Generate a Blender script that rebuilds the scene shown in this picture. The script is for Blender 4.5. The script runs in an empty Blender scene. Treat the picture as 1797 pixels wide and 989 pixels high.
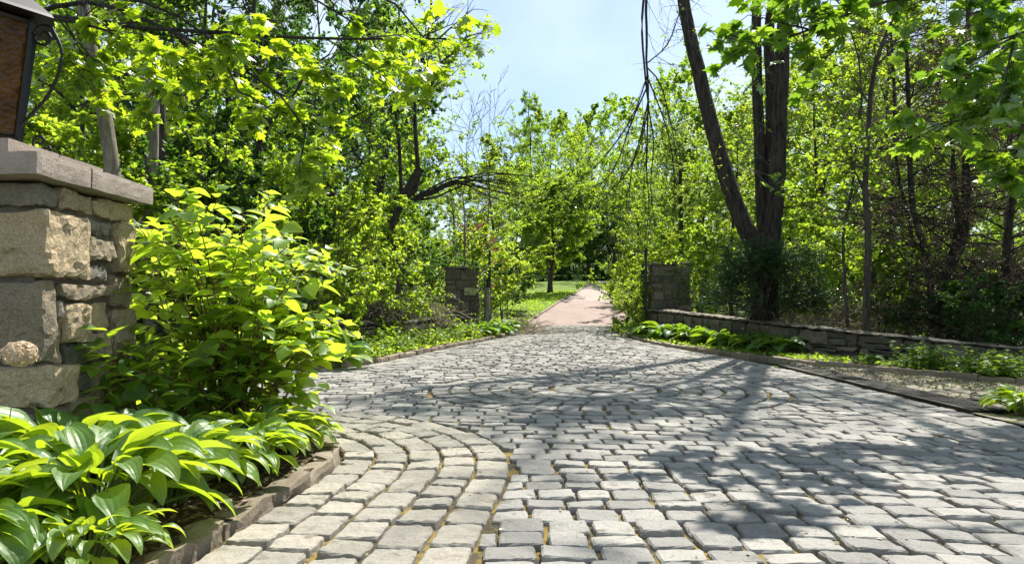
import bpy, math, random
import numpy as np
from mathutils import noise as mnoise, Vector

R = math.radians
rng = np.random.default_rng(7)
random.seed(7)
scn = bpy.context.scene
col = scn.collection

# ------------------------------------------------------------------ camera, sky, sun, exposure
H_EYE, F, HX, HY = 1.25, 1298.0, 898.5, 530.0
cam_d = bpy.data.cameras.new('camera')
cam_d.lens = 26.0
cam_d.sensor_width = 36.0
cam_d.shift_y = 35.5 / 1797
cam_d.clip_end = 2000
cam_d.clip_start = 0.05
cam = bpy.data.objects.new('camera', cam_d)
col.objects.link(cam)
cam.location = (0, 0, H_EYE)
cam.rotation_euler = (R(90), 0, 0)
scn.camera = cam

SUN_EL, SUN_AZ = 52.0, 24.0          # azimuth clockwise from +Y
world = bpy.data.worlds.new('World')
scn.world = world
world.use_nodes = True
wn = world.node_tree
wn.nodes.clear()
wo = wn.nodes.new('ShaderNodeOutputWorld')
bg = wn.nodes.new('ShaderNodeBackground')
sky = wn.nodes.new('ShaderNodeTexSky')
sky.sky_type = 'NISHITA'
sky.sun_disc = False
sky.sun_elevation = R(SUN_EL)
sky.sun_rotation = R(SUN_AZ)
sky.air_density = 1.0
sky.dust_density = 0.6
sky.ozone_density = 1.6
bg.inputs['Strength'].default_value = 0.084
tc = wn.nodes.new('ShaderNodeTexCoord')
cn = wn.nodes.new('ShaderNodeTexNoise')
cn.inputs['Scale'].default_value = 2.2
cn.inputs['Detail'].default_value = 5
cn.inputs['Roughness'].default_value = 0.55
cr = wn.nodes.new('ShaderNodeMapRange')
cr.inputs['From Min'].default_value = 0.38
cr.inputs['From Max'].default_value = 0.72
cr.inputs['To Max'].default_value = 0.95
cm = wn.nodes.new('ShaderNodeMix')
cm.data_type = 'RGBA'
wn.links.new(tc.outputs['Generated'], cn.inputs['Vector'])
wn.links.new(cn.outputs['Fac'], cr.inputs['Value'])
wn.links.new(cr.outputs['Result'], cm.inputs['Factor'])
wn.links.new(sky.outputs['Color'], cm.inputs[6])
cm.inputs[7].default_value = (6.2, 7.2, 7.7, 1)
wn.links.new(cm.outputs[2], bg.inputs['Color'])
wn.links.new(bg.outputs['Background'], wo.inputs['Surface'])

sun_d = bpy.data.lights.new('sun', 'SUN')
sun_d.energy = 5.0
sun_d.angle = R(0.53)
sun_d.color = (1.0, 0.95, 0.86)
sun = bpy.data.objects.new('sun', sun_d)
col.objects.link(sun)
sv = Vector((math.sin(R(SUN_AZ)) * math.cos(R(SUN_EL)), math.cos(R(SUN_AZ)) * math.cos(R(SUN_EL)), math.sin(R(SUN_EL))))
sun.rotation_euler = (-sv).to_track_quat('-Z', 'Y').to_euler()

scn.view_settings.view_transform = 'Standard'
scn.view_settings.look = 'None'
scn.view_settings.gamma = 1
scn.view_settings.exposure = 1.0
scn.render.engine = 'CYCLES'
scn.cycles.max_bounces = 5
scn.cycles.diffuse_bounces = 4
scn.cycles.glossy_bounces = 2
scn.cycles.transmission_bounces = 2
scn.cycles.use_denoising = True
scn.cycles.use_adaptive_sampling = True
scn.cycles.adaptive_threshold = 0.02
scn.cycles.sample_clamp_indirect = 6


def at(px, py, D):
    """point of the world D metres away that lies in that direction"""
    return ((px - HX) * D / F, D, H_EYE + (HY - py) * D / F)


def wx(px, D):
    return (px - HX) * D / F


# ------------------------------------------------------------------ mesh building
class MB:
    def __init__(self):
        self.v, self.f, self.n = [], [], 0

    def add(self, v, f, mat=0):
        v = np.asarray(v, dtype=np.float32).reshape(-1, 3)
        f = np.asarray(f, dtype=np.int64)
        self.v.append(v)
        self.f.append((f + self.n, mat))
        self.n += len(v)

    def mesh(self, name, mats, smooth=False):
        me = bpy.data.meshes.new(name)
        V = np.concatenate(self.v)
        me.vertices.add(len(V))
        me.vertices.foreach_set('co', V.ravel())
        loops = np.concatenate([f.ravel() for f, _ in self.f])
        tot = np.concatenate([np.full(len(f), f.shape[1]) for f, _ in self.f])
        mi = np.concatenate([np.full(len(f), m) for f, m in self.f])
        start = np.concatenate([[0], np.cumsum(tot)[:-1]])
        me.loops.add(len(loops))
        me.loops.foreach_set('vertex_index', loops.astype(np.int32))
        me.polygons.add(len(tot))
        me.polygons.foreach_set('loop_start', start.astype(np.int32))
        me.polygons.foreach_set('loop_total', tot.astype(np.int32))
        me.polygons.foreach_set('material_index', mi.astype(np.int32))
        me.polygons.foreach_set('use_smooth', np.full(len(tot), smooth))
        for m in (mats if isinstance(mats, (list, tuple)) else [mats]):
            me.materials.append(m)
        me.update(calc_edges=True)
        me.validate()
        return me

    def obj(self, name, mats, parent=None, smooth=False):
        return link(name, self.mesh(name, mats, smooth), parent)


def link(name, data, parent=None):
    o = bpy.data.objects.new(name, data)
    col.objects.link(o)
    if parent:
        o.parent = parent
    return o


def tag(o, label=None, cat=None, group=None, kind=None):
    if label: o['label'] = label
    if cat: o['category'] = cat
    if group: o['group'] = group
    if kind: o['kind'] = kind
    return o


def thing(name, label, cat, loc=(0, 0, 0), rz=0, group=None, scale=(1, 1, 1)):
    o = link(name, None)
    o.location = loc
    o.rotation_euler = (0, 0, rz)
    o.scale = scale
    return tag(o, label, cat, group)


def copy_thing(src, loc, rz, label, scale=(1, 1, 1), group=None):
    c = src.copy()
    col.objects.link(c)
    c.location = loc
    c.rotation_euler = (0, 0, rz)
    c.scale = scale
    c['label'] = label
    if group: c['group'] = group
    for ch in list(src.children):
        d = ch.copy()
        col.objects.link(d)
        d.parent = c
    return c


def unit(a):
    return a / np.maximum(np.linalg.norm(a, axis=-1, keepdims=True), 1e-9)


def tubes(mb, P, rad, sides=5, mat=0):
    """P (B,n,3) polylines, rad (B,n)"""
    P = np.asarray(P, float)
    if P.ndim == 2: P = P[None]
    rad = np.broadcast_to(np.asarray(rad, float), P.shape[:2])
    B, n, _ = P.shape
    T = unit(np.gradient(P, axis=1))
    ref = np.where(np.abs(T[..., 2:3]) > 0.9, np.array([1., 0, 0]), np.array([0, 0, 1.]))
    # keep one reference along each tube to avoid twisting
    ref = np.broadcast_to(ref[:, n // 2:n // 2 + 1], T.shape)
    U = unit(np.cross(T, ref)); W = np.cross(U, T)
    a = np.linspace(0, 2 * np.pi, sides, endpoint=False)
    ring = U[:, :, None] * np.cos(a)[None, None, :, None] + W[:, :, None] * np.sin(a)[None, None, :, None]
    V = P[:, :, None] + ring * rad[:, :, None, None]
    i, j = np.meshgrid(np.arange(n - 1), np.arange(sides), indexing='ij')
    q = np.stack([i * sides + j, i * sides + (j + 1) % sides, (i + 1) * sides + (j + 1) % sides, (i + 1) * sides + j], -1).reshape(-1, 4)
    Fs = (q[None] + (np.arange(B) * n * sides)[:, None, None]).reshape(-1, 4)
    mb.add(V, Fs, mat)


def grid_faces(nu, nv):
    i, j = np.meshgrid(np.arange(nu - 1), np.arange(nv - 1), indexing='ij')
    return np.stack([i * nv + j, (i + 1) * nv + j, (i + 1) * nv + j + 1, i * nv + j + 1], -1).reshape(-1, 4)


def smooth_line(pts, n):
    """Catmull-Rom through pts, n samples evenly spaced"""
    p = np.asarray(pts, float)
    p = np.vstack([2 * p[0] - p[1], p, 2 * p[-1] - p[-2]])
    out = []
    for k in range(1, len(p) - 2):
        t = np.linspace(0, 1, 24, endpoint=False)[:, None]
        a, b, c, d = p[k - 1], p[k], p[k + 1], p[k + 2]
        out.append(.5 * ((2 * b) + (-a + c) * t + (2 * a - 5 * b + 4 * c - d) * t ** 2 + (-a + 3 * b - 3 * c + d) * t ** 3))
    out.append(p[-2][None])
    q = np.vstack(out)
    s = np.concatenate([[0], np.cumsum(np.linalg.norm(np.diff(q, axis=0), axis=1))])
    u = np.linspace(0, s[-1], n)
    return np.stack([np.interp(u, s, q[:, k]) for k in range(q.shape[1])], -1)


def snoise(P, sc, seed=0):
    """cheap smooth noise, vectorised, about -1..1"""
    r = np.random.default_rng(seed)
    o = np.zeros(P.shape[:-1])
    for k in range(5):
        w = r.normal(size=3); w = w / np.linalg.norm(w) * sc * r.uniform(.6, 1.7)
        o = o + np.sin(P @ w + r.uniform(0, 6.28)) * .45
    return o


# ------------------------------------------------------------------ materials
def new_mat(name):
    m = bpy.data.materials.new(name)
    m.use_nodes = True
    nt = m.node_tree
    nt.nodes.clear()
    return m, nt, nt.nodes.new('ShaderNodeOutputMaterial')


def ramp(nt, src, stops):
    r = nt.nodes.new('ShaderNodeValToRGB')
    e = r.color_ramp.elements
    while len(e) < len(stops): e.new(0.5)
    for el, (p, c) in zip(e, stops):
        el.position = p
        el.color = (*c, 1)
    nt.links.new(src, r.inputs['Fac'])
    return r.outputs['Color']


def noise_node(nt, scale, detail=4, rough=.55, vec=None):
    n = nt.nodes.new('ShaderNodeTexNoise')
    n.inputs['Scale'].default_value = scale
    n.inputs['Detail'].default_value = detail
    n.inputs['Roughness'].default_value = rough
    if vec is not None: nt.links.new(vec, n.inputs['Vector'])
    return n.outputs['Fac']


def mixc(nt, fac, a, b, mode='MIX'):
    m = nt.nodes.new('ShaderNodeMix')
    m.data_type = 'RGBA'
    m.blend_type = mode
    for s, k in ((fac, 0), (a, 6), (b, 7)):
        if hasattr(s, 'is_linked'): nt.links.new(s, m.inputs[k])
        elif k == 0: m.inputs[0].default_value = s
        else: m.inputs[k].default_value = (*s, 1)
    return m.outputs[2]


def leaf_mat(name, c_lo, c_hi, t_lo, t_hi, trans=.5, gloss=.10, rough=.42):
    m, nt, out = new_mat(name)
    g = nt.nodes.new('ShaderNodeNewGeometry')
    oi = nt.nodes.new('ShaderNodeObjectInfo')
    mx = nt.nodes.new('ShaderNodeMath'); mx.operation = 'MULTIPLY_ADD'
    nt.links.new(oi.outputs['Random'], mx.inputs[0]); mx.inputs[1].default_value = .35
    sc_ = nt.nodes.new('ShaderNodeMath'); sc_.operation = 'MULTIPLY'
    nt.links.new(g.outputs['Random Per Island'], sc_.inputs[0]); sc_.inputs[1].default_value = .65
    nt.links.new(sc_.outputs[0], mx.inputs[2])
    cd = ramp(nt, mx.outputs[0], [(0.0, c_lo), (1.0, c_hi)])
    ct = ramp(nt, mx.outputs[0], [(0.0, t_lo), (1.0, t_hi)])
    d = nt.nodes.new('ShaderNodeBsdfDiffuse'); nt.links.new(cd, d.inputs['Color'])
    t = nt.nodes.new('ShaderNodeBsdfTranslucent'); nt.links.new(ct, t.inputs['Color'])
    mi = nt.nodes.new('ShaderNodeMixShader'); mi.inputs[0].default_value = trans
    nt.links.new(d.outputs[0], mi.inputs[1]); nt.links.new(t.outputs[0], mi.inputs[2])
    gl = nt.nodes.new('ShaderNodeBsdfGlossy'); gl.inputs['Roughness'].default_value = rough
    gl.inputs['Color'].default_value = (.9, .95, .9, 1)
    fr = nt.nodes.new('ShaderNodeLayerWeight'); fr.inputs['Blend'].default_value = .25
    fm = nt.nodes.new('ShaderNodeMath'); fm.operation = 'MULTIPLY_ADD'
    nt.links.new(fr.outputs['Fresnel'], fm.inputs[0]); fm.inputs[1].default_value = gloss * 2.0; fm.inputs[2].default_value = gloss * .35
    mg = nt.nodes.new('ShaderNodeMixShader')
    nt.links.new(fm.outputs[0], mg.inputs[0]); nt.links.new(mi.outputs[0], mg.inputs[1]); nt.links.new(gl.outputs[0], mg.inputs[2])
    nt.links.new(mg.outputs[0], out.inputs['Surface'])
    return m


def rock_mat(name, stops, scale=3, bump=.5, bscale=30, rough=.85, island=.6, speck=.25, stain=None, bdist=.012):
    m, nt, out = new_mat(name)
    g = nt.nodes.new('ShaderNodeNewGeometry')
    t = nt.nodes.new('ShaderNodeTexCoord')
    v = t.outputs['Object']
    n1 = noise_node(nt, scale, 6, .6, v)
    mm = nt.nodes.new('ShaderNodeMix'); mm.data_type = 'FLOAT'; mm.inputs[0].default_value = island
    nt.links.new(n1, mm.inputs[2]); nt.links.new(g.outputs['Random Per Island'], mm.inputs[3])
    c = ramp(nt, mm.outputs[0], stops)
    n2 = noise_node(nt, bscale * 3, 3, .7, v)
    r2 = nt.nodes.new('ShaderNodeMapRange')
    r2.inputs['From Min'].default_value = .3; r2.inputs['From Max'].default_value = .7
    r2.inputs['To Min'].default_value = 1 - speck; r2.inputs['To Max'].default_value = 1 + speck
    nt.links.new(n2, r2.inputs['Value'])
    c = mixc(nt, 1.0, c, r2.outputs['Result'], 'MULTIPLY')
    if stain:
        n3 = noise_node(nt, stain[1], 5, .65, v)
        r3 = nt.nodes.new('ShaderNodeMapRange')
        r3.inputs['From Min'].default_value = stain[2]; r3.inputs['From Max'].default_value = stain[2] + .12
        nt.links.new(n3, r3.inputs['Value'])
        c = mixc(nt, r3.outputs['Result'], c, stain[0])
    b = nt.nodes.new('ShaderNodeBsdfPrincipled')
    nt.links.new(c, b.inputs['Base Color'])
    b.inputs['Roughness'].default_value = rough
    b.inputs['Specular IOR Level'].default_value = .35
    bp = nt.nodes.new('ShaderNodeBump'); bp.inputs['Strength'].default_value = bump; bp.inputs['Distance'].default_value = bdist
    n4 = noise_node(nt, bscale, 8, .65, v)
    nt.links.new(n4, bp.inputs['Height'])
    nt.links.new(bp.outputs[0], b.inputs['Normal'])
    nt.links.new(b.outputs[0], out.inputs['Surface'])
    return m


def plain_mat(name, c, rough=.6, metal=0.0, bump=0, bscale=40, var=.15):
    m, nt, out = new_mat(name)
    t = nt.nodes.new('ShaderNodeTexCoord')
    n = noise_node(nt, bscale * .4, 5, .6, t.outputs['Object'])
    cc = ramp(nt, n, [(.3, tuple(x * (1 - var) for x in c)), (.7, tuple(min(1, x * (1 + var)) for x in c))])
    b = nt.nodes.new('ShaderNodeBsdfPrincipled')
    nt.links.new(cc, b.inputs['Base Color'])
    b.inputs['Roughness'].default_value = rough
    b.inputs['Metallic'].default_value = metal
    if bump:
        bp = nt.nodes.new('ShaderNodeBump'); bp.inputs['Strength'].default_value = bump; bp.inputs['Distance'].default_value = .01
        nt.links.new(noise_node(nt, bscale, 6, .6, t.outputs['Object']), bp.inputs['Height'])
        nt.links.new(bp.outputs[0], b.inputs['Normal'])
    nt.links.new(b.outputs[0], out.inputs['Surface'])
    return m


def bark_mat(name, lo, hi):
    m, nt, out = new_mat(name)
    t = nt.nodes.new('ShaderNodeTexCoord')
    mp = nt.nodes.new('ShaderNodeMapping'); mp.inputs['Scale'].default_value = (1, 1, .18)
    nt.links.new(t.outputs['Object'], mp.inputs['Vector'])
    n = noise_node(nt, 14, 7, .7, mp.outputs[0])
    c = ramp(nt, n, [(.35, lo), (.62, hi)])
    b = nt.nodes.new('ShaderNodeBsdfPrincipled')
    nt.links.new(c, b.inputs['Base Color']); b.inputs['Roughness'].default_value = .9
    b.inputs['Specular IOR Level'].default_value = .2
    bp = nt.nodes.new('ShaderNodeBump'); bp.inputs['Strength'].default_value = 1.0; bp.inputs['Distance'].default_value = .06
    nt.links.new(n, bp.inputs['Height']); nt.links.new(bp.outputs[0], b.inputs['Normal'])
    nt.links.new(b.outputs[0], out.inputs['Surface'])
    return m


M = {}
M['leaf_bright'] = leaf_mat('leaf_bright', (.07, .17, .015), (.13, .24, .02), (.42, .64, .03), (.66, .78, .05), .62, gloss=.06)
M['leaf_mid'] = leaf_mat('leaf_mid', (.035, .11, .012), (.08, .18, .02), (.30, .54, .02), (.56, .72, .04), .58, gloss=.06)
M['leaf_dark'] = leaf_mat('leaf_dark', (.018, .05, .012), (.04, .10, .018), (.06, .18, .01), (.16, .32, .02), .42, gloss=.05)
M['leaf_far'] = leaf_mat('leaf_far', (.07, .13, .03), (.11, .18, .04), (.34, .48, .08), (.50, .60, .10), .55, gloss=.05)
M['leaf_olive'] = leaf_mat('leaf_olive', (.08, .09, .03), (.14, .13, .045), (.16, .18, .04), (.26, .26, .06), .35)
M['needle'] = leaf_mat('needle', (.03, .065, .025), (.075, .12, .04), (.02, .06, .01), (.05, .10, .02), .2, gloss=.02)
M['needle_dead'] = leaf_mat('needle_dead', (.12, .08, .045), (.20, .14, .08), (.10, .06, .03), (.16, .10, .05), .25)
M['leaf_red'] = leaf_mat('leaf_red', (.35, .06, .03), (.5, .12, .06), (.5, .08, .03), (.6, .16, .06), .4)
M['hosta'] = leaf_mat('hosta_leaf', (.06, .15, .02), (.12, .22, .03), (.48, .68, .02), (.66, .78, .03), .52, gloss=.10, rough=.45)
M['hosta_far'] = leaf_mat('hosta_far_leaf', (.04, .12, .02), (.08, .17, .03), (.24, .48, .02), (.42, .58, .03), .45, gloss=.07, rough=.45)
M['oval'] = leaf_mat('shrub_leaf', (.06, .16, .018), (.13, .24, .025), (.46, .70, .03), (.72, .86, .05), .68, gloss=.08, rough=.45)
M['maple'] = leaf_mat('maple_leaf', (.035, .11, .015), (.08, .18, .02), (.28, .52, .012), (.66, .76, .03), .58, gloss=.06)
M['maple_shaded'] = leaf_mat('shaded_maple_leaf', (.03, .09, .015), (.06, .15, .02), (.12, .32, .02), (.42, .62, .03), .48, gloss=.06)  # maple leaf seen from its shaded side, that shade put into the colour
M['bark'] = bark_mat('bark', (.028, .024, .02), (.11, .095, .078))
M['bark_dark'] = bark_mat('bark_dark', (.014, .012, .010), (.075, .064, .052))
M['bark_pale'] = bark_mat('bark_pale', (.14, .12, .10), (.32, .29, .25))
M['twig'] = plain_mat('twig', (.16, .13, .11), .8, bscale=20)
M['twig_dry'] = plain_mat('dry_twig', (.34, .27, .20), .85, bscale=20, var=.3)
M['stem'] = plain_mat('green_stem', (.10, .14, .03), .6)
M['stem_red'] = plain_mat('reddish_stem', (.16, .09, .04), .6)
M['iron'] = plain_mat('black_iron', (.012, .012, .012), .45, .3)
M['sett'] = rock_mat('granite_sett', [(.0, (.14, .135, .125)), (.45, (.225, .217, .198)), (.75, (.29, .277, .248)), (1, (.37, .345, .295))],
                     scale=4, bump=.55, bscale=28, island=.62, speck=.22, stain=((.13, .12, .10), 7, .56), bdist=.014)
M['sett_warm'] = rock_mat('warm_sett', [(.0, (.185, .17, .145)), (.5, (.27, .25, .21)), (1, (.36, .325, .265))],
                          scale=5, bump=.6, bscale=26, island=.6, speck=.2, stain=((.17, .14, .10), 7, .57), bdist=.014)
M['granite'] = rock_mat('kerb_granite', [(0, (.13, .10, .07)), (.5, (.22, .18, .13)), (1, (.32, .27, .20))],
                        scale=5, bump=.8, bscale=22, speck=.25, island=.5)
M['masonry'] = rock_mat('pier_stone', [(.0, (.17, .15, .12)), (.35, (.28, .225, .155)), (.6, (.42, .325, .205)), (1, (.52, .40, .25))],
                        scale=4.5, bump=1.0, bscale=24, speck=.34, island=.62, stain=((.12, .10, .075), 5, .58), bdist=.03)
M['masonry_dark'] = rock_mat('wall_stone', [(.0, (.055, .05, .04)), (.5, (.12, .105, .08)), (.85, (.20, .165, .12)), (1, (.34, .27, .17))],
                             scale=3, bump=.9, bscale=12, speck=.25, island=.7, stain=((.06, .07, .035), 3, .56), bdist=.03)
M['masonry_grey'] = rock_mat('grey_pier_stone', [(.0, (.07, .065, .055)), (.4, (.14, .13, .11)), (.8, (.25, .225, .18)), (1, (.40, .34, .24))],
                        scale=5, bump=1.0, bscale=16, speck=.3, island=.6, stain=((.06, .055, .04), 6, .55), bdist=.03)
M['mortar'] = rock_mat('mortar', [(0, (.09, .08, .065)), (1, (.17, .15, .12))], scale=6, bump=.8, bscale=20, island=0)
M['cap'] = rock_mat('cap_granite', [(.2, (.22, .175, .145)), (.8, (.40, .335, .285))], scale=3, bump=.9, bscale=60, speck=.35, island=.3, bdist=.008)


def ground_mat(name, stops, scale, second=None, bump=.6, bscale=25):
    m, nt, out = new_mat(name)
    t = nt.nodes.new('ShaderNodeTexCoord')
    c = ramp(nt, noise_node(nt, scale, 8, .7, t.outputs['Object']), stops)
    if second:
        r3 = nt.nodes.new('ShaderNodeMapRange')
        r3.inputs['From Min'].default_value = second[2]; r3.inputs['From Max'].default_value = second[2] + .1
        nt.links.new(noise_node(nt, second[1], 6, .7, t.outputs['Object']), r3.inputs['Value'])
        c = mixc(nt, r3.outputs['Result'], c, second[0])
    b = nt.nodes.new('ShaderNodeBsdfPrincipled')
    nt.links.new(c, b.inputs['Base Color']); b.inputs['Roughness'].default_value = .95
    b.inputs['Specular IOR Level'].default_value = .1
    bp = nt.nodes.new('ShaderNodeBump'); bp.inputs['Strength'].default_value = bump; bp.inputs['Distance'].default_value = .02
    nt.links.new(noise_node(nt, bscale, 8, .75, t.outputs['Object']), bp.inputs['Height'])
    nt.links.new(bp.outputs[0], b.inputs['Normal'])
    nt.links.new(b.outputs[0], out.inputs['Surface'])
    return m


M['forest'] = ground_mat('forest_floor', [(.3, (.05, .06, .022)), (.55, (.09, .10, .035)), (.75, (.15, .12, .07))], 1.5, ((.05, .10, .02), .5, .5))
M['joint'] = ground_mat('joint_sand', [(.3, (.05, .042, .03)), (.6, (.10, .085, .055))], 18, ((.24, .175, .05), 3.5, .47), bscale=60)
M['soil'] = ground_mat('bed_soil', [(.3, (.05, .036, .024)), (.55, (.11, .08, .055)), (.75, (.26, .19, .13))], 22, bscale=40, bump=1)
M['dirt'] = ground_mat('dry_dirt', [(.3, (.20, .17, .12)), (.5, (.33, .29, .22)), (.7, (.44, .40, .32))], 5, ((.16, .17, .06), 3, .56), bscale=40, bump=1)
M['lawn'] = ground_mat('lawn_grass', [(.3, (.07, .14, .025)), (.7, (.15, .23, .04))], 4, ((.20, .23, .07), 1.2, .5), bscale=14, bump=.8)


def brick_drive_mat():
    m, nt, out = new_mat('brick_paving')
    t = nt.nodes.new('ShaderNodeTexCoord')
    br = nt.nodes.new('ShaderNodeTexBrick')
    br.inputs['Scale'].default_value = 1.0
    br.inputs['Brick Width'].default_value = .2
    br.inputs['Row Height'].default_value = .1
    br.inputs['Mortar Size'].default_value = .008
    br.inputs['Color1'].default_value = (.28, .215, .19, 1)
    br.inputs['Color2'].default_value = (.37, .30, .27, 1)
    br.inputs['Mortar'].default_value = (.20, .16, .14, 1)
    nt.links.new(t.outputs['Object'], br.inputs['Vector'])
    n = noise_node(nt, 1.1, 6, .6, t.outputs['Object'])
    c = mixc(nt, 1.0, br.outputs['Color'], ramp(nt, n, [(.3, (.8, .8, .8)), (.7, (1.15, 1.12, 1.1))]), 'MULTIPLY')
    b = nt.nodes.new('ShaderNodeBsdfPrincipled')
    nt.links.new(c, b.inputs['Base Color']); b.inputs['Roughness'].default_value = .85
    nt.links.new(b.outputs[0], out.inputs['Surface'])
    return m


M['brick'] = brick_drive_mat()

# ------------------------------------------------------------------ terrain
RY = np.array([-50, 38.6, 50, 62, 80, 92, 150, 200, 400, 700.])
RZ = np.array([0, 0, 1.2, 2.1, 3.45, 3.8, 8, 14, 30, 50.])
DL = np.array([[-.2, 30.], [.64, 38.6], [3.2, 50], [5.6, 62], [8.9, 78], [15, 90], [28, 101], [60, 118]])      # drive edges
DR = np.array([[4.6, 30.], [5.7, 38.6], [8.2, 50], [10.7, 62], [13.9, 76], [20, 85.5], [31, 95], [62, 112]])


def rampz(Y):
    return np.interp(Y, RY, RZ)


def ground_z(X, Y):
    X, Y = np.asarray(X, float), np.asarray(Y, float)
    z = rampz(Y)
    l = np.interp(Y, DL[:, 1], DL[:, 0]); r = np.interp(Y, DR[:, 1], DR[:, 0])
    yl = np.clip((Y - 12) / 12, 0, 1)
    left = np.clip(-X - 5.5 + np.clip(Y - 30, 0, 100) * .12, 0, 60)
    z = z + left * .13 * yl
    right = np.clip(X - r - 9, 0, 80) * np.clip((Y - 22) / 20, 0, 1)
    z = z + right * .07
    P = np.stack([X, Y, X * 0], -1)
    off = np.clip((np.maximum(l - 1 - X, X - r - 1)) / 6, 0, 1) * np.clip((Y - 20) / 15, 0, 1)
    return z + snoise(P, .25, 3) * .25 * off


def axis(lo, hi, core_lo, core_hi, fine, coarse):
    return np.unique(np.concatenate([np.arange(lo, core_lo, coarse), np.arange(core_lo, core_hi, fine), np.arange(core_hi, hi + coarse, coarse)]))


gx = axis(-320, 320, -40, 50, 1.0, 14)
gy = axis(-60, 700, -4, 160, 1.0, 18)
GX, GY = np.meshgrid(gx, gy, indexing='ij')
GZ = ground_z(GX, GY) - .04
mb = MB()
mb.add(np.stack([GX, GY, GZ], -1), grid_faces(len(gx), len(gy)))
tag(mb.obj('ground', M['forest'], smooth=True), kind='structure')


def strip(name, L, Rr, mat, lift, n_across=6, zf=None, kind='structure'):
    mb = MB()
    L, Rr = np.asarray(L, float), np.asarray(Rr, float)
    t = np.linspace(0, 1, n_across)[None, :, None]
    P = L[:, None] * (1 - t) + Rr[:, None] * t
    z = (zf(P[..., 0], P[..., 1]) if zf else 0) + lift + P[..., 0] * 0
    mb.add(np.concatenate([P, z[..., None]], -1), grid_faces(P.shape[0], n_across))
    return tag(mb.obj(name, mat, smooth=True), kind=kind)


M['brick_red'] = M['brick'].copy(); M['brick_red'].name = 'red_brick_paving'
for nd in M['brick_red'].node_tree.nodes:
    if nd.type == 'TEX_BRICK':
        nd.inputs['Color1'].default_value = (.23, .155, .135, 1); nd.inputs['Color2'].default_value = (.30, .21, .185, 1)
EL, ER = smooth_line(DL[1:], 110), smooth_line(DR[1:], 110)
kc = int((EL[:, 1] < 52).sum())
strip('brick_drive', EL[:kc + 1], ER[:kc + 1], M['brick_red'], .03, 6, ground_z)
strip('upper_drive', EL[kc:], ER[kc:], M['brick'], .03, 6, ground_z)
ly = np.linspace(29, 112, 90)
l2 = np.interp(ly, DL[:, 1], DL[:, 0])
strip('lawn', np.stack([l2 - np.interp(ly, [29, 45, 112], [3, 14, 44]), ly], -1), np.stack([l2, ly], -1), M['lawn'], .02, 26, ground_z)
l3 = np.interp(ly, DR[:, 1], DR[:, 0])
strip('grass_verge', np.stack([l3, ly], -1), np.stack([l3 + np.interp(ly, [29, 45, 70, 112], [1, 3, 3, 4]), ly], -1), M['lawn'], .02, 12, ground_z)


# ------------------------------------------------------------------ paving outlines (plan)
BED_L = smooth_line([(-1.75, -1), (-1.62, 2.2), (-1.50, 3.6), (-1.40, 4.6), (-1.32, 5.4), (-1.42, 6.05), (-1.85, 6.65), (-2.6, 7.0), (-4.2, 7.3), (-8, 7.6), (-13, 7.8)], 160)
KERB_L = smooth_line([(-13, 11.4), (-8, 11.7), (-5, 12.3), (-3.6, 13.2), (-2.75, 14.6), (-2.2, 17), (-1.6, 20), (-.85, 23), (-.25, 26.5), (.1, 30), (.64, 38.6)], 200)
KERB_R = smooth_line([(5.75, 38.6), (4.75, 31), (4.15, 26.5), (4.0, 23), (4.25, 20), (4.7, 17.6), (5.5, 14.8), (6.3, 13.3), (7.3, 11.2), (8.6, 9.6), (11, 8)], 200)
EDGE_R = smooth_line([(5.75, 38.6), (4.75, 31), (4.15, 26.5), (4.0, 23), (4.25, 20), (4.6, 17.6), (4.92, 15.2), (5.0, 13), (5.0, 8), (5.0, 3), (5.0, -1.5)], 200)


def normals2(C, flip):
    T = unit(np.gradient(C, axis=0))
    N = np.stack([T[:, 1], -T[:, 0]], -1)
    return N * (-1 if flip else 1)


N_BED, N_KL, N_ER = normals2(BED_L, False), normals2(KERB_L, False), normals2(EDGE_R, False)
# make each normal point onto the paving
if (N_BED[40] @ (np.array([0, 4.]) - BED_L[40])) < 0: N_BED = -N_BED
if (N_KL[120] @ (np.array([2, 20.]) - KERB_L[120])) < 0: N_KL = -N_KL
if (N_ER[100] @ (np.array([0, 12.]) - EDGE_R[100])) < 0: N_ER = -N_ER


def sd(P, C, N):
    d2 = ((P[:, None] - C[None]) ** 2).sum(-1)
    k = d2.argmin(1)
    return ((P - C[k]) * N[k]).sum(-1), k


CEN, RAD = np.array([1.3, 10.35]), 2.45
W_BED, W_KL, W_ER = 1.31, 1.1, 1.1


def push(P, C, N, w):
    d, k = sd(P, C, N)
    m = d < w
    P = P.copy()
    P[m] += N[k[m]] * (w - d[m])[:, None]
    return P


def push_circle(P):
    v = P - CEN
    r = np.linalg.norm(v, axis=1)
    m = r < RAD + .01
    P = P.copy()
    P[m] = CEN + v[m] / np.maximum(r[m], 1e-6)[:, None] * (RAD + .01)
    return P


def area(Q):
    x, y = Q[..., 0], Q[..., 1]
    return .5 * np.abs((x * np.roll(y, -1, 1) - y * np.roll(x, -1, 1)).sum(1))


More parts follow.
